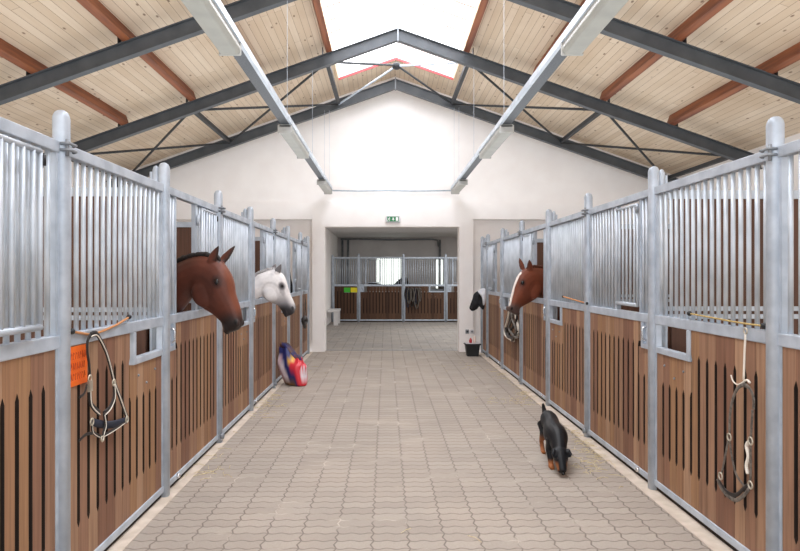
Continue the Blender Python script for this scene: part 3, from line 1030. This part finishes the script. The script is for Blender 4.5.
st3 = [((549, 270), (556, 306), .105), ((543, 268), (546.5, 301), .095), ((537.5, 267), (541, 296), .088), ((531, 267), (538.5, 295.5), .088), ((525, 268.5), (535.5, 299), .092),
       ((518.5, 274.5), (530, 302.5), .100), ((515, 283), (526, 304.5), .092), ((512.5, 291), (522.5, 306.5), .074), ((510.8, 298), (520, 308.5), .062), ((509.3, 304), (519.5, 311), .058),
       ((508.8, 308.5), (518.5, 314), .056), ((509.5, 311.5), (515.5, 314.8), .046), ((511.5, 313), (513.5, 314.2), .024)]
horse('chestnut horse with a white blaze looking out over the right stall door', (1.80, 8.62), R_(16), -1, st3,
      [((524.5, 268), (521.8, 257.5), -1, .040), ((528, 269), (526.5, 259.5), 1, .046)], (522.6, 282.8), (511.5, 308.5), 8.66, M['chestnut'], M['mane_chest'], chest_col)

# ------------------------------------------------------------------ dog sniffing the paving
def dog():
    mb = MB()
    V = Vector
    sp = [(V((1.520, 6.02, .30)), .042, .05), (V((1.518, 5.96, .305)), .070, .080), (V((1.512, 5.86, .300)), .080, .090), (V((1.498, 5.74, .285)), .076, .082), (V((1.482, 5.62, .265)), .092, .098),
          (V((1.476, 5.52, .255)), .098, .108), (V((1.472, 5.44, .250)), .086, .10), (V((1.462, 5.37, .220)), .068, .078), (V((1.452, 5.315, .180)), .060, .064)]
    pts = catmull([p for p, a, b in sp], 4)
    ra = [v.x for v in catmull([V((a, 0, 0)) for p, a, b in sp], 4)]; rb = [v.x for v in catmull([V((b, 0, 0)) for p, a, b in sp], 4)]
    rings = []
    for i, p in enumerate(pts):
        t = (pts[min(i + 1, len(pts) - 1)] - pts[max(i - 1, 0)]).normalized()
        e1 = V((1, 0, 0)); e1 = (e1 - t * e1.dot(t)).normalized(); e2 = t.cross(e1)
        rings.append([p + e1 * ra[i] * math.cos(q * math.pi / 8) + e2 * rb[i] * math.sin(q * math.pi / 8) for q in range(16)])
    mb.rings(rings)
    # head: skull, muzzle to the ground
    mb.ell(V((1.448, 5.285, .165)), (.070, .066, .062), 14)
    mb.ell(V((1.448, 5.25, .135)), (.060, .05, .05), 12)
    hp = [V((1.448, 5.28, .165)), V((1.444, 5.245, .125)), V((1.443, 5.215, .085)), V((1.442, 5.195, .055)), V((1.442, 5.185, .040))]
    mb.tube(hp, [.060, .055, .046, .039, .030], 12)
    # legs: right hind (left in view), left hind, right fore, left fore
    for x, s in ((1.458, -1), (1.572, 1)):
        mb.tube([V((1.515 + s * .040, 5.93, .27)), V((1.515 + s * .046, 5.86, .20)), V((x, 5.93, .125)), V((x, 5.955, .10)), V((x, 5.93, .045)), V((x, 5.905, .018)), V((x, 5.855, .014))],
                [.065, .052, .028, .022, .019, .022, .018], 10)
    for x, y in ((1.412, 5.43), (1.532, 5.50)):
        mb.tube([V((1.472 + (x - 1.472) * .75, y + .02, .24)), V((x, y + .05, .15)), V((x, y + .02, .075)), V((x, y + .01, .035)), V((x, y, .018)), V((x, y - .045, .014))],
                [.055, .036, .025, .022, .026, .019], 10)
    # tail, upright
    mb.tube([V((1.505, 6.01, .335)), V((1.502, 6.03, .370)), V((1.495, 6.03, .405)), V((1.487, 6.02, .435))], [.028, .022, .018, .010], 8)
    # drop ears folded forward at the sides of the skull
    for s in (-1, 1):
        mb.ell(V((1.448 + s * .060, 5.262, .190)), (.020, .030, .024), 10, Matrix.Rotation(s * .6, 3, 'Y'))
        mb.ell(V((1.448 + s * .072, 5.238, .170)), (.012, .024, .024), 10, Matrix.Rotation(s * .3, 3, 'Y'))
    me = voxel_mesh(mb, .006, 3, 'dog')
    blk = lin('#101217')[:3]; tan = lin('#a5673d')[:3]; nose = lin('#08080a')[:3]
    def col(co, nr):
        c = blk
        legy = co.z < .17 and (co.y > 5.40)
        if co.y > 5.38:
            c = mixc(c, tan, sm(.085, .045, co.z))
            if co.y > 5.75 and co.z < .2 and nr.y < .2:
                c = mixc(c, tan, .7 * sm(.2, .12, co.z))
        else:
            dd = abs(co.x - 1.444)
            c = mixc(c, tan, .9 * sm(.028, .040, dd) * sm(.13, .09, co.z) * sm(.035, .05, co.z))
            c = mixc(c, nose, sm(.06, .045, co.z))
        return c
    paint(me, col)
    org = Vector((1.48, 5.65, 0))
    me.transform(Matrix.Translation(-org)); me.materials.append(M['dogcoat'])
    o = bpy.data.objects.new('dog', me); C.objects.link(o); o.location = org
    tag(o, 'small black and tan dog sniffing the paving on the right, tail up', 'dog')
    for s in (-1, 1):
        MB().ell(Vector((1.444 + s * .034, 5.218, .142)) - org, (.009, .009, .009), 10).build('eye', M['eye'], o, smooth=True)
    MB().ell(Vector((1.442, 5.162, .036)) - org, (.017, .014, .014), 10).build('nose', M['eye'], o, smooth=True)
dog()

# ------------------------------------------------------------------ lamps, cable trays
zt_ = 3.50
for s, x, side in ((-1, -1.235, 'left'), (1, 1.475, 'right')):
    root = thing('cable_tray', (x, 0, zt_), 'long perforated steel cable tray hung on wires on the %s of the aisle' % side, 'cable tray', 'hanging cable trays')
    mb = MB()
    w = .055
    mb.box(-w, w, Y0 + .3, 13.6, 0, .004)
    for q in (-w, w - .004):
        mb.box(q, q + .004, Y0 + .3, 13.6, .004, .06)
    y = Y0 + .4
    while y < 13.5:
        mb.box(-w, w, y, y + .03, .03, .036)
        y += .12
    mb.build('tray', M['tray'], root)
    ins = -s
    mb = MB().box(ins * (w + .004), ins * (w + .035), Y0 + .3, 13.6, -.01, .05)
    mb.build('side_channel', M['galv_bar'], root)
    mb = MB()
    mb.tube([Vector((ins * .02, Y0 + .4 + i * .5, .045 + .008 * (i % 2))) for i in range(27)], .010, 6)
    mb.build('cable', M['black'], root, smooth=True)
    for i, y in enumerate((7.94, 10.66, 13.38)):
        off = abs(x - RX)
        for q in ((-.05, .05) if i == 2 else (0,)):
            MB().rod((q, y - abs(q) * 2, .05), (q, y - abs(q) * 2, deck_z(off) - .36 - zt_), .0028, 5).build('hanger_wire', M['galv'], root)
    for i, (a, b) in enumerate(((3.35, 5.04), (7.75, 9.45), (12.15, 13.55))):
        lab = ('nearest', 'middle', 'farthest')[i]
        t = thing('strip_light', (x - ins * .0, (a + b) / 2, zt_ - .005), 'pale fluorescent strip light under the %s cable tray, %s of its row' % (side, lab), 'ceiling light', 'fluorescent strip lights')
        h = (b - a) / 2
        MB().box(-.075, .075, -h, h, -.035, 0).build('lamp_body', M['lampbody'], t, bevel=.006)
        mb = MB()
        prof = [(-.085, -.036), (-.088, -.07), (-.065, -.105), (.065, -.105), (.088, -.07), (.085, -.036)]
        mb.prism([(px_, -h + .02, pz) for px_, pz in prof], (0, 2 * h - .04, 0))
        mb.build('diffuser', M['diffuser'], t, bevel=.01)
        for e in (-1, 1):
            MB().box(-.09, .09, e * h, e * (h - .02), -.108, -.002).build('end_cap', M['lampbody'], t, bevel=.01)
        mb = MB()
        mb.torus((ins * .07, h - .25, .03), .02, .005, 'Y', 10, 5)
        mb.build('clip', M['galv'], t)
o = MB().tube([(-1.18, 0, 0), (-.6, 0, -.012), (0, 0, 0), (.6, 0, -.012), (1.42, 0, 0)], .016, 8).build('conduit_pipe', M['galv'], smooth=True, loc=(0, 13.72, zt_ - .01))
tag(o, 'thin steel conduit across the white end wall between the two cable trays', 'pipe')

# exit sign over the doorway
t = thing('exit_sign', (.15, WY - .04, 2.865), 'small green and white emergency exit sign above the doorway', 'exit sign')
mb = MB()
mb.prism([(-.15, -.03, -.07), (.15, -.03, -.07), (.165, -.03, 0), (.15, -.03, .075), (-.15, -.03, .075), (-.165, -.03, 0)], (0, .068, 0))
mb.build('housing', M['sign_body'], t, bevel=.012)
pn = MB().box(-.125, .125, -.038, -.03, -.048, .058).build('sign_panel', M['sign_green'], t)
mb = MB()                                            # running figure, arrow, doorway
mb.ell((-.075, -.039, .035), (.011, .003, .011), 8)
for a, b in (((-.078, .024), (-.088, -.004)), ((-.088, -.004), (-.070, -.018)), ((-.070, -.018), (-.078, -.040)), ((-.088, -.004), (-.108, -.016)), ((-.108, -.016), (-.118, -.034)), ((-.080, .018), (-.060, .004)), ((-.082, .020), (-.104, .010))):
    mb.rod((a[0], -.040, a[1]), (b[0], -.040, b[1]), .006, 6)
mb.prism([(-.008, -.041, .036), (.018, -.041, .036), (.018, -.041, .002), (.034, -.041, .002), (.005, -.041, -.03), (-.024, -.041, .002), (-.008, -.041, .002)], (0, .003, 0))
mb.box(.062, .108, -.041, -.038, -.036, .046)
mb.build('pictogram', M['sign_white'], t)

# ------------------------------------------------------------------ tack and small things
def smooth_px(pts, X, k=4):
    return catmull([PX(x, y, X) for x, y in pts], k)

def strap_group(root, origin, specs):
    for nm, path, r, mat, fl in specs:
        mb = MB()
        path = [Vector(p) - origin for p in path]
        if fl:
            mb.tube(path, r, 8, flat=((1, 0, 0), .35))
        else:
            mb.tube(path, r, 8)
        mb.build(nm, M[mat], root, smooth=True)

# striped halter and its cord, left
XL = -(AL - .060)
og = PX(92, 334, XL)
t = thing('halter', og, 'black halter with cream piping hanging on the left stall front under an orange cord', 'halter')
def striped(name, px, r=.017, dx=0.0):
    path = smooth_px(px, XL + dx)
    q = [p - og for p in path]
    st_ = MB().tube(q, r, 8, flat=((1, 0, 0), .35)).build(name, M['leather'], t, smooth=True)
    MB().tube([p + Vector((r * .30, 0, -r * .55)) for p in q], r * .22, 6).build('piping', M['white_edge'], st_, smooth=True)
striped('crown_strap', [(90.5, 335), (94, 333.5), (98, 335.5), (105.7, 350.7), (110.8, 368.5), (113.9, 382)], .016)
striped('cheek_strap', [(89.5, 386), (90.5, 401.5), (94, 408), (99.4, 413)])
striped('throat_strap', [(113.9, 383), (114.2, 396.4), (109.6, 407.8), (103.7, 413.7)])
striped('side_strap', [(114.5, 383), (120.5, 399), (127.2, 418.5)])
striped('chin_strap', [(104, 413.5), (105.5, 424), (103.5, 432), (102, 439)], .014, .012)
striped('jaw_strap', [(92, 422), (93, 432), (101, 437)], .011)
striped('lower_strap', [(127.5, 420), (115, 429), (103, 436)], .011)
strap_group(t, og, [
    ('hanging_strap', smooth_px([(90.5, 335), (87.6, 341), (87.4, 352), (88.7, 361), (90.0, 375)], XL), .013, 'leather', True),
    ('noseband', smooth_px([(92, 421.5), (100, 424), (112, 424.5), (127, 420)], XL - .004), .022, 'navy', True),
    ('loose_end', smooth_px([(87, 384), (84.5, 393), (79.5, 397.5)], XL), .009, 'leather', True),
    ('loose_end', smooth_px([(93, 433), (86, 434.5), (79, 441)], XL), .009, 'leather', True)])
for x, y in ((113.9, 382.5), (90, 378.5), (127, 419.5), (92, 421.8)):
    MB().torus(PX(x, y, XL + .008) - og, .018, .005, 'X').build('ring', M['brass'], t, smooth=True)
MB().box(-.006, .006, -.02, .02, -.03, .03).build('buckle', M['brass'], t, loc=PX(90.2, 386, XL + .006) - og)
MB().torus(PX(102.5, 438.5, XL + .012) - og, .016, .005, 'X').build('ring', M['brass'], t, smooth=True)
pts = smooth_px([(72, 331.5), (82, 333.2), (92, 334.5), (104, 330.5), (118, 324), (129, 317)], -(AL - .035))
t = thing('elastic_cord', pts[8], 'orange elastic cord stretched along the left stall rail above the striped halter', 'cord')
MB().tube([p - pts[8] for p in pts], .007, 8).build('cord', M['orange_cord'], t, smooth=True)
for p in (pts[0], pts[-1]):
    MB().ell(p - pts[8], (.016, .022, .016), 8).build('hook_end', M['black'], t, smooth=True)

# orange card
c0 = PX(67.2, 342, -(AL - .022)); c1 = PX(87, 372, -(AL - .022))
t = thing('card', (-(AL - .022), (c0.y + c1.y) / 2, 1.165), 'orange card with faint handwriting pinned under the left stall rail by the nearest post', 'card')
hw = abs(c1.y - c0.y) / 2
MB().box(-.002, .002, -hw, hw, -.105, .105).build('card_sheet', M['orange'], t)
mb = MB()
rnd = random.Random(5)
for row, z in enumerate((.055, .0, -.055)):
    y = -hw + .03
    while y < hw - .03:
        w = rnd.uniform(.008, .016)
        mb.tube([(.003, y, z - .018), (.003, y + w * .4, z + .018), (.003, y + w, z + rnd.uniform(-.018, .012))], .0028, 4)
        y += w + .012
mb.build('handwriting', M['orange_ink'], t)

# long grey halter, right
XR = AR - .060
og = PX(745.5, 334.5, XR)
t = thing('halter', og, 'worn grey halter dangling by a string from the right stall rail, nearest to the viewer', 'halter')
hr = lambda px: smooth_px(px, XR)
strap_group(t, og, [
    ('string', hr([(745.5, 334), (744.6, 352), (743.7, 380)]), .006, 'white_edge', False),
    ('crown_strap', hr([(729.5, 436), (730, 415), (732.8, 399), (738, 388), (744, 385), (750, 389), (753.5, 399), (753.4, 409)]), .012, 'leather_grey', True),
    ('cheek_strap', hr([(729, 437), (726, 452), (721.5, 474)]), .0095, 'leather_grey', True),
    ('throat_strap', hr([(729.5, 438), (731.5, 455), (736, 474), (745, 487)]), .0095, 'leather_grey', True),
    ('side_strap', hr([(752.5, 410), (751.5, 426), (750.5, 446), (750.5, 476), (749, 486)]), .011, 'leather_grey', True),
    ('noseband', hr([(717.5, 479), (721, 488), (729, 497), (737, 500), (745, 494), (750.5, 486)]), .012, 'leather_grey', True),
    ('chin_strap', hr([(719, 481), (727, 492), (736, 495), (744, 488), (750, 484)]), .012, 'leather', True),
    ('wrapped_string', hr([(749.5, 441), (746.5, 446), (748.5, 456), (746.5, 466), (748, 474)]), .010, 'white_edge', False),
    ('string_tail', hr([(743.5, 382), (737.5, 384.5), (733, 381), (731, 375)]), .004, 'white_edge', False),
    ('string_tail', hr([(743.5, 382), (747, 380), (750, 383)]), .006, 'white_edge', False)])
for x, y in ((729.2, 437), (720.5, 476), (750.5, 441), (750.3, 485)):
    MB().torus(PX(x, y, XR - .008) - og, .020, .005, 'X').build('ring', M['brass'], t, smooth=True)
MB().torus(PX(745.5, 331, XR) - og, .016, .005, 'X').build('hook', M['brass'], t, smooth=True)
pts = smooth_px([(689.5, 313.5), (714, 318), (740, 322.8), (764, 326)], AR - .035)
t = thing('elastic_cord', pts[6], 'thin yellow elastic cord lying along the right stall rail near the long halter', 'cord')
MB().tube([p - pts[6] for p in pts], .0055, 8).build('cord', M['yellow_cord'], t, smooth=True)
for p in (pts[0], pts[-1]):
    MB().ell(p - pts[6], (.016, .022, .018), 8).build('hook_end', M['black'], t, smooth=True)
pts = smooth_px([(563, 296.5), (575, 300), (587, 303.5)], AR - .04)
t = thing('elastic_cord', pts[4], 'brown elastic cord on the rail of the panel next to the chestnut horse', 'cord')
MB().tube([p - pts[4] for p in pts], .008, 8).build('cord', M['orange_cord'], t, smooth=True)
for p in (pts[0], pts[-1]):
    MB().ell(p - pts[4], (.014, .02, .016), 8).build('hook_end', M['black'], t, smooth=True)

# tangled rope halter under the chestnut horse's muzzle
XR2 = AR - .075
og = PX(512, 300, XR2)
t = thing('halter', og, 'tangled black and beige rope halter hanging on the panel below the chestnut muzzle', 'halter')
hr = lambda px, dx=0: smooth_px(px, XR2 + dx)
specs = []
for i, (mat, px) in enumerate((('white_edge', [(511, 298), (508, 318), (504.5, 331), (507, 337), (514, 341)]),
                               ('leather', [(512, 298), (510, 320), (507, 332), (512, 338), (517, 331)]),
                               ('leather_grey', [(513, 298), (513, 316), (509, 328), (514, 336), (518, 338)]),
                               ('white_edge', [(514, 298), (515.5, 314), (518, 326), (517, 336), (511, 340)]),
                               ('leather', [(514, 299), (517, 316), (514, 325), (509, 334), (513, 340)]),
                               ('leather_grey', [(510, 300), (512, 318), (516, 330), (512, 341)]),
                               ('leather', [(512, 300), (505.5, 326), (509, 338), (518, 333)]))):
    specs.append(('rope', hr(px, -.02 * (i % 3)), .019, mat, False))
strap_group(t, og, specs)

# dark bridle by the end wall, left
XL2 = -(AL - .045)
og = PX(304, 292, XL2)
t = thing('bridle', og, 'dark leather bridle hanging on the last left panel beside the white pier', 'bridle')
hl = lambda px, dx=0: smooth_px(px, XL2 + dx)
strap_group(t, og, [
    ('rein', hl([(303.4, 291), (303.2, 305), (303.6, 320)]), .018, 'leather_grey', True),
    ('rein', hl([(304.8, 291), (305.4, 306), (304.8, 320)]), .018, 'leather', True),
    ('cheek_strap', hl([(305.4, 299), (306, 310), (306.4, 322), (304.5, 326)]), .018, 'leather', True),
    ('noseband', hl([(303, 319), (304.5, 324), (306.5, 321), (305, 317), (303, 321), (305, 327)], .03), .034, 'leather', False)])

# feed bag leaning on the left front
def feed_bag():
    base = P(296.5, 385, 9.55); base.z = 0
    top = Vector((base.x - .135, base.y + .08, .575))
    rings = []
    prof = [(0, .15, .075), (.02, .185, .10), (.25, .20, .125), (.5, .205, .13), (.72, .20, .115), (.86, .185, .085), (.95, .18, .055), (1.0, .175, .030)]
    rot = Matrix.Rotation(R_(-33), 3, 'Z')
    for f, a, b in prof:
        c = base.lerp(top, f)
        ring = []
        for i in range(40):
            t_ = 2 * math.pi * i / 40
            cs, sn = math.cos(t_), math.sin(t_)
            k = (abs(cs) ** 3.5 + abs(sn) ** 3.5) ** (-1 / 3.5)
            p = Vector((a * cs * k, b * sn * k, 0))
            w = noise.noise(Vector((cs * 2, sn * 2, f * 5))) * .026 * (1 + f) + noise.noise(Vector((cs * 6, sn * 6, f * 12))) * .012
            p *= 1 + w / .15
            zz = .0
            if f > .9:
                zz = .045 * noise.noise(Vector((cs * 3, sn * 3, 4.2)))
            # right-hand part of the mouth is folded down
            fold = sm(-.05, .45, cs) * sm(.45, .95, f) * .17
            ring.append(c + rot @ p + Vector((fold * .45, 0, zz - fold)))
        rings.append(ring)
    mb = MB(); mb.rings(rings)
    me = mb.mesh('feed_bag', True)
    red = lin('#d8303f')[:3]; blue = lin('#27306f')[:3]; wht = lin('#e8dfe6')[:3]; pink = lin('#c9a3ad')[:3]; brown = lin('#7a5534')[:3]; yel = lin('#e8b53a')[:3]
    inv = rot.inverted()
    def col(co, nr):
        f = max(0, min(1, co.z / .56))
        q = inv @ (co - base.lerp(top, f))
        u = q.x
        c = red
        if nr.y > .3:
            c = mixc(blue, red, .3)
        e1 = .125 - .10 * f
        if u < e1: c = blue
        if u < e1 - .135 + .03 * f: c = wht if noise.noise(co * 22) > -.15 else pink
        if u < e1 - .20: c = pink
        if f < .10 and u < .06: c = brown
        if .62 < f < .75 and abs(u - e1 - .0) < .03: c = yel
        if f > .80 and u < e1 + .10: c = blue
        if .52 < f < .56 and u > e1 + .02: c = wht
        if u > .175 and .15 < f < .55 and noise.noise(co * 45) > -.1: c = wht
        if .14 < f < .20 and e1 - .02 < u < e1 + .05: c = wht
        return c
    paint(me, col)
    me.transform(Matrix.Translation(-base)); me.materials.append(M['bag'])
    o = bpy.data.objects.new('feed_bag', me); C.objects.link(o); o.location = base
    sub = o.modifiers.new('s', 'SUBSURF'); sub.levels = 1; sub.render_levels = 2
    tag(o, 'red, blue and white printed feed bag slumped against the left stall front', 'bag')
    # white lettering running up the red side (too small to read)
    mb = MB()
    ax = (top - base).normalized()
    sd = rot @ Vector((1, 0, 0))
    for i in range(7):
        f = .18 + .075 * i
        c = base.lerp(top, f) + rot @ Vector((.150, -.105 - .018 * math.sin(math.pi * f), 0)) - base
        pass
    mb.bm.free()
    # crumpled mouth
    mb = MB()
    rr = []
    for j, (f, a, b) in enumerate(((.95, .165, .05), (1.03, .155, .045), (1.08, .13, .03))):
        ring = []
        for i in range(28):
            t_ = 2 * math.pi * i / 28
            cs, sn = math.cos(t_), math.sin(t_)
            fold = sm(-.05, .45, cs) * .17
            p = rot @ Vector((a * cs, b * sn, 0)) * (1 + .25 * noise.noise(Vector((cs * 3, sn * 3, j))))
            ring.append(base.lerp(top, f) - base + p + Vector((fold * .45, 0, -fold + .03 * noise.noise(Vector((cs * 4, sn * 4, 9 + j))))))
        rr.append(ring)
    mb.rings(rr)
    mb.build('crumpled_mouth', simple('sack_paper', '#2c3676', '#7a5a3a', .6, 0, 9), o, smooth=True)
feed_bag()

# black tub with bottles on its lid, by the right pier
bc = P(472.3, 356, 13.05); bc.z = 0
t = thing('tub', bc, 'black plastic tub with a pale lid standing at the foot of the right pier', 'tub')
mb = MB()
mb.rings([[(sx_ * w, sy * w * .8, z) for sx_, sy in ((-1, -1), (1, -1), (1, 1), (-1, 1))] for z, w in ((0, .115), (.25, .150))])
mb.build('body', M['black'], t, bevel=.012)
MB().box(-.165, .165, -.135, .135, .235, .258).build('rim', M['black'], t, bevel=.006)
MB().box(-.140, .140, -.115, .115, .259, .272).build('lid', M['sign_body'], t, bevel=.004)
def bottle(px, mat, h, label):
    p = Vector(((px - CX) / F * 13.02, 13.02, .2725))
    t = thing('bottle', p, label, 'bottle')
    mb = MB()
    prof = [(0, .026), (.01, .030), (h * .6, .030), (h * .72, .022), (h * .8, .011), (h * .86, .011)]
    mb.rings([[(r * math.cos(a * math.pi / 6), r * math.sin(a * math.pi / 6), z) for a in range(12)] for z, r in prof])
    mb.build('body', M[mat], t, smooth=True)
    mb = MB()
    mb.rings([[(.014 * math.cos(a * math.pi / 5), .014 * math.sin(a * math.pi / 5), z) for a in range(10)] for z in (h * .86, h)])
    mb.build('cap', M['sign_white' if mat != 'red_plastic' else 'red_plastic'], t)
bottle(470.6, 'red_plastic', .10, 'small red bottle on the lid of the black tub')
bottle(474.6, 'pink_plastic', .17, 'taller pale pink and white bottle on the lid of the black tub')
for px, lab, mat in ((467.3, 'dark wall socket low on the right white pier', 'galv_dull'), (472.0, 'white wall socket low on the right white pier, closer to the stalls', 'sign_body')):
    p = P(px, 331.5, WY)
    t = thing('wall_socket', (p.x, WY - .002, p.z), lab, 'socket')
    MB().box(-.04, .04, -.014, 0, -.045, .045).build('plate', M[mat], t, bevel=.006)
    mb = MB().rod((0, -.0145, 0), (0, -.018, 0), .022, 12)
    mb.build('outlet', M['black'] if mat == 'galv_dull' else M['galv_dull'], t)

# black jacket and white towel hanging near the right pier
def hanging(name, px_poly, D, mat, label, cat, thick=.05, seed=1, X=None):
    """crumpled cloth: outline traced on its own upright plane, thickened and wrinkled"""
    pts = [P(x, y, D) for x, y in px_poly]
    og = sum(pts, Vector()) / len(pts)
    loop = [p - og for p in catmull(pts, 4, True)]
    mb = MB()
    rings = []
    for j, (sc, dy) in enumerate(((.05, -thick), (.55, -thick * .85), (.85, -thick * .5), (1.0, 0), (.85, thick * .4), (.5, thick * .6), (.05, thick * .6))):
        ring = []
        for p in loop:
            q = p * sc
            f = noise.noise(Vector((q.x * 14 + seed, q.z * 3.5, seed))) * thick * 1.3 * (1 if sc < 1 else .3)
            ring.append(Vector((q.x, dy + f, q.z)))
        rings.append(ring)
    mb.rings(rings)
    o = mb.build(name, M[mat], smooth=True, loc=og)
    s = o.modifiers.new('s', 'SUBSURF'); s.levels = 1; s.render_levels = 1
    tag(o, label, cat)
    return o
hanging('jacket', [(474, 293), (479, 290.5), (484, 296), (485, 307), (482.5, 310), (480, 306), (477, 309.5), (472, 311.5), (469, 308.5), (470.5, 303), (472.5, 298)], 12.6, 'black_cloth',
        'black jacket bundled over the rail end beside the right white pier', 'jacket', .07, 3)
hanging('towel', [(477.5, 291), (481, 288.5), (485.5, 288.5), (486.5, 296), (485.2, 304), (483, 305.5), (482, 298), (479.5, 294)], 12.42, 'white_cloth',
        'white towel hung over the black jacket by the right pier', 'towel', .035, 8)
# dark strap in the last open hatch on the left
og = PX(290.5, 272, -(AL + .07))
hanging('horse_rug', [(289.6, 273), (290.4, 271), (291.2, 278), (292.6, 284), (292.8, 292.5), (291, 294), (289.4, 293)], 11.2, 'black_cloth',
        'black cloth hanging in the last open hatch on the left', 'rug', .03, 5)

# things in the far stall row
for px, mat, lab in ((347.2, 'green_card', 'green card on the far stall boards, left of the yellow one'), (354.0, 'yellow_card', 'yellow card on the far stall boards, right of the green one')):
    p = P(px, 290, BY - .025)
    t = thing('card', p, lab, 'card', None)
    MB().box(-.115, .115, -.004, .0, -.085, .085).build('card_sheet', M[mat], t)
    MB().box(-.10, .10, -.010, -.0042, -.094, -.086).build('clip_rail', M['galv_dull'], t)
mb = None
hanging('folded_rug', [(368, 285.8), (368, 283.6), (371, 281.8), (374, 283), (380, 283.4), (383.5, 285), (383.5, 286)], 22.845, 'rug', 'long dark folded rug lying behind the bars below the bright far window', 'rug', .06, 2)
hanging('folded_rug', [(393.5, 286), (396, 282), (400, 278.5), (404, 277.5), (407.5, 277.5), (408.5, 281), (410, 286)], 22.85, 'rug', 'humped dark rug behind the far bars beside the middle post', 'rug', .06, 4)
og = P(412, 287, BY - .06)
t = thing('strap_bundle', og, 'bundle of dark straps hanging on the far stall row, right of the middle post', 'halters')
rnd = random.Random(11)
for i in range(12):
    x = 406 + i * 1.25
    L = rnd.uniform(14, 25) - abs(i - 5) * .9
    dd = BY - .055 - .02 * (i % 3)
    w = rnd.uniform(1.2, 3)
    path = catmull([P(x, 287.5, dd), P(x - w * .6, 287 + L * .5, dd), P(x + w * .2, 287 + L, dd), P(x + w, 287 + L * .6, dd), P(x + w * .6, 288, dd)], 4)
    MB().tube([p - og for p in path], .016, 6).build('strap', M[('leather', 'navy', 'leather_grey', 'black', 'leather', 'leather_grey')[i % 6]], t, smooth=True)
for i, (x, z) in enumerate(((-1.62, 3.0),)):
    pass
t = thing('bench', (-1.78, 21.6, 0), 'pale bench end standing against the left wall beyond the doorway', 'bench')
MB().box(-.18, .20, -.55, .55, .44, .51).build('seat', M['grey_plaster'], t, bevel=.01)
for y in (-.45, .45):
    MB().box(.04, .18, y - .06, y + .06, 0, .44).build('leg', M['grey_plaster'], t)
# pipes on the far wall
o = MB().tube([(-1.85, 0, 0), (-1.2, 0, .01), (.3, 0, -.02), (1.9, 0, 0), (2.1, 0, -.04), (2.15, 0, -.3)], .035, 8).build('wall_pipe', M['galv_dull'], smooth=True, loc=(0, 25.9, 3.14))
tag(o, 'grey pipe running along the top of the far wall beyond the doorway', 'pipe')
for x, lab in ((-1.78, 'grey upright pipe in the left corner of the far wall'), (-1.55, 'grey upright pipe on the far wall, just right of the corner one'), (2.2, 'grey upright pipe on the far wall above the right-hand stall post')):
    o = MB().rod((0, 0, 0), (0, 0, 3.1), .045).build('wall_pipe', M['galv_dull'], smooth=True, loc=(x, 25.92, 0.02))
    tag(o, lab, 'pipe')
t = thing('ceiling_lamp', (.11, 16.8, 3.22), 'small dark lamp on the ceiling just beyond the doorway', 'lamp')
MB().rod((0, 0, -.06), (0, 0, 0), .03).build('stem', M['black'], t)
MB().box(-.13, .13, -.06, .06, -.13, -.06).build('head', M['black'], t, bevel=.01)

# loose straw on the kerbs and paving
mb = MB()
rnd = random.Random(21)
def straw_at(cx, cy, sx_, sy, n):
    for i in range(n):
        x = rnd.gauss(cx, sx_); y = rnd.gauss(cy, sy)
        if abs(x - .19) > 1.85 and False:
            continue
        L = rnd.uniform(.03, .14); a = rnd.uniform(0, math.pi)
        dx, dy = math.cos(a) * L / 2, math.sin(a) * L / 2
        z = .006
        mb.tube([(x - dx, y - dy, z), (x + rnd.uniform(-.01, .01), y, z + rnd.uniform(.002, .014)), (x + dx, y + dy, z)], .0022, 4)
for a in ((-1.50, 5.25, .10, .12, 14), (-1.58, 5.9, .06, .3, 10), (-1.50, 7.9, .12, .25, 34), (-1.55, 8.6, .06, .25, 30), (1.83, 5.75, .11, .28, 52), (1.75, 5.3, .10, .15, 14),
          (1.95, 6.4, .05, .3, 26), (1.62, 8.3, .16, .2, 40), (1.92, 8.9, .05, .3, 30), (1.9, 10.4, .08, .5, 26), (-1.25, 11.0, .2, .8, 10), (1.5, 11.4, .25, .5, 18), (.55, 4.05, .2, .1, 2)):
    straw_at(*a)
tag(mb.build('loose_straw', M['straw']), 'loose straw bits scattered along the kerbs and paving', 'straw', kind='stuff')

# ------------------------------------------------------------------ light
w = bpy.data.worlds.new('World'); bpy.context.scene.world = w
w.use_nodes = True
bg = w.node_tree.nodes['Background']
bg.inputs[0].default_value = (.95, .97, 1.0, 1)
bg.inputs[1].default_value = 1.9

def area(name, loc, rot, sx_, sy, power, col=(1, 1, 1)):
    l = bpy.data.lights.new(name, 'AREA'); l.shape = 'RECTANGLE'; l.size = sx_; l.size_y = sy; l.energy = power; l.color = col
    o = bpy.data.objects.new(name, l); C.objects.link(o); o.location = loc; o.rotation_euler = rot
    return o
area('cross_aisle_fill', (3.0, 18.5, 3.15), (0, 0, 0), 5, 6, 190)  # unseen fill lamp added to brighten the cross aisle
area('roof_boards_fill', (RX, 6.2, 2.62), (math.pi, 0, 0), 10.5, 14.0, 400, (.94, .975, 1))  # upward fill lamp added to lift the roof boards, unseen from below

# ------------------------------------------------------------------ camera
cam = bpy.data.cameras.new('Camera'); co = bpy.data.objects.new('Camera', cam); C.objects.link(co)
co.location = (0, 0, CAMZ); co.rotation_euler = (math.pi / 2, 0, 0)
cam.sensor_width = 36; cam.lens = F / 800 * 36
cam.shift_x = 14 / 800; cam.shift_y = .5 / 800
cam.clip_start = .05
bpy.context.scene.camera = co
vs = bpy.context.scene.view_settings
vs.view_transform = 'Standard'; vs.look = 'None'; vs.exposure = .1; vs.gamma = 1
bpy.context.scene.cycles.max_bounces = 10
bpy.context.scene.cycles.diffuse_bounces = 6

for o in C.objects:
    if 'label' in o and not 4 <= len(o['label'].split()) <= 16:
        print('LABEL', len(o['label'].split()), o.name, o['label'])
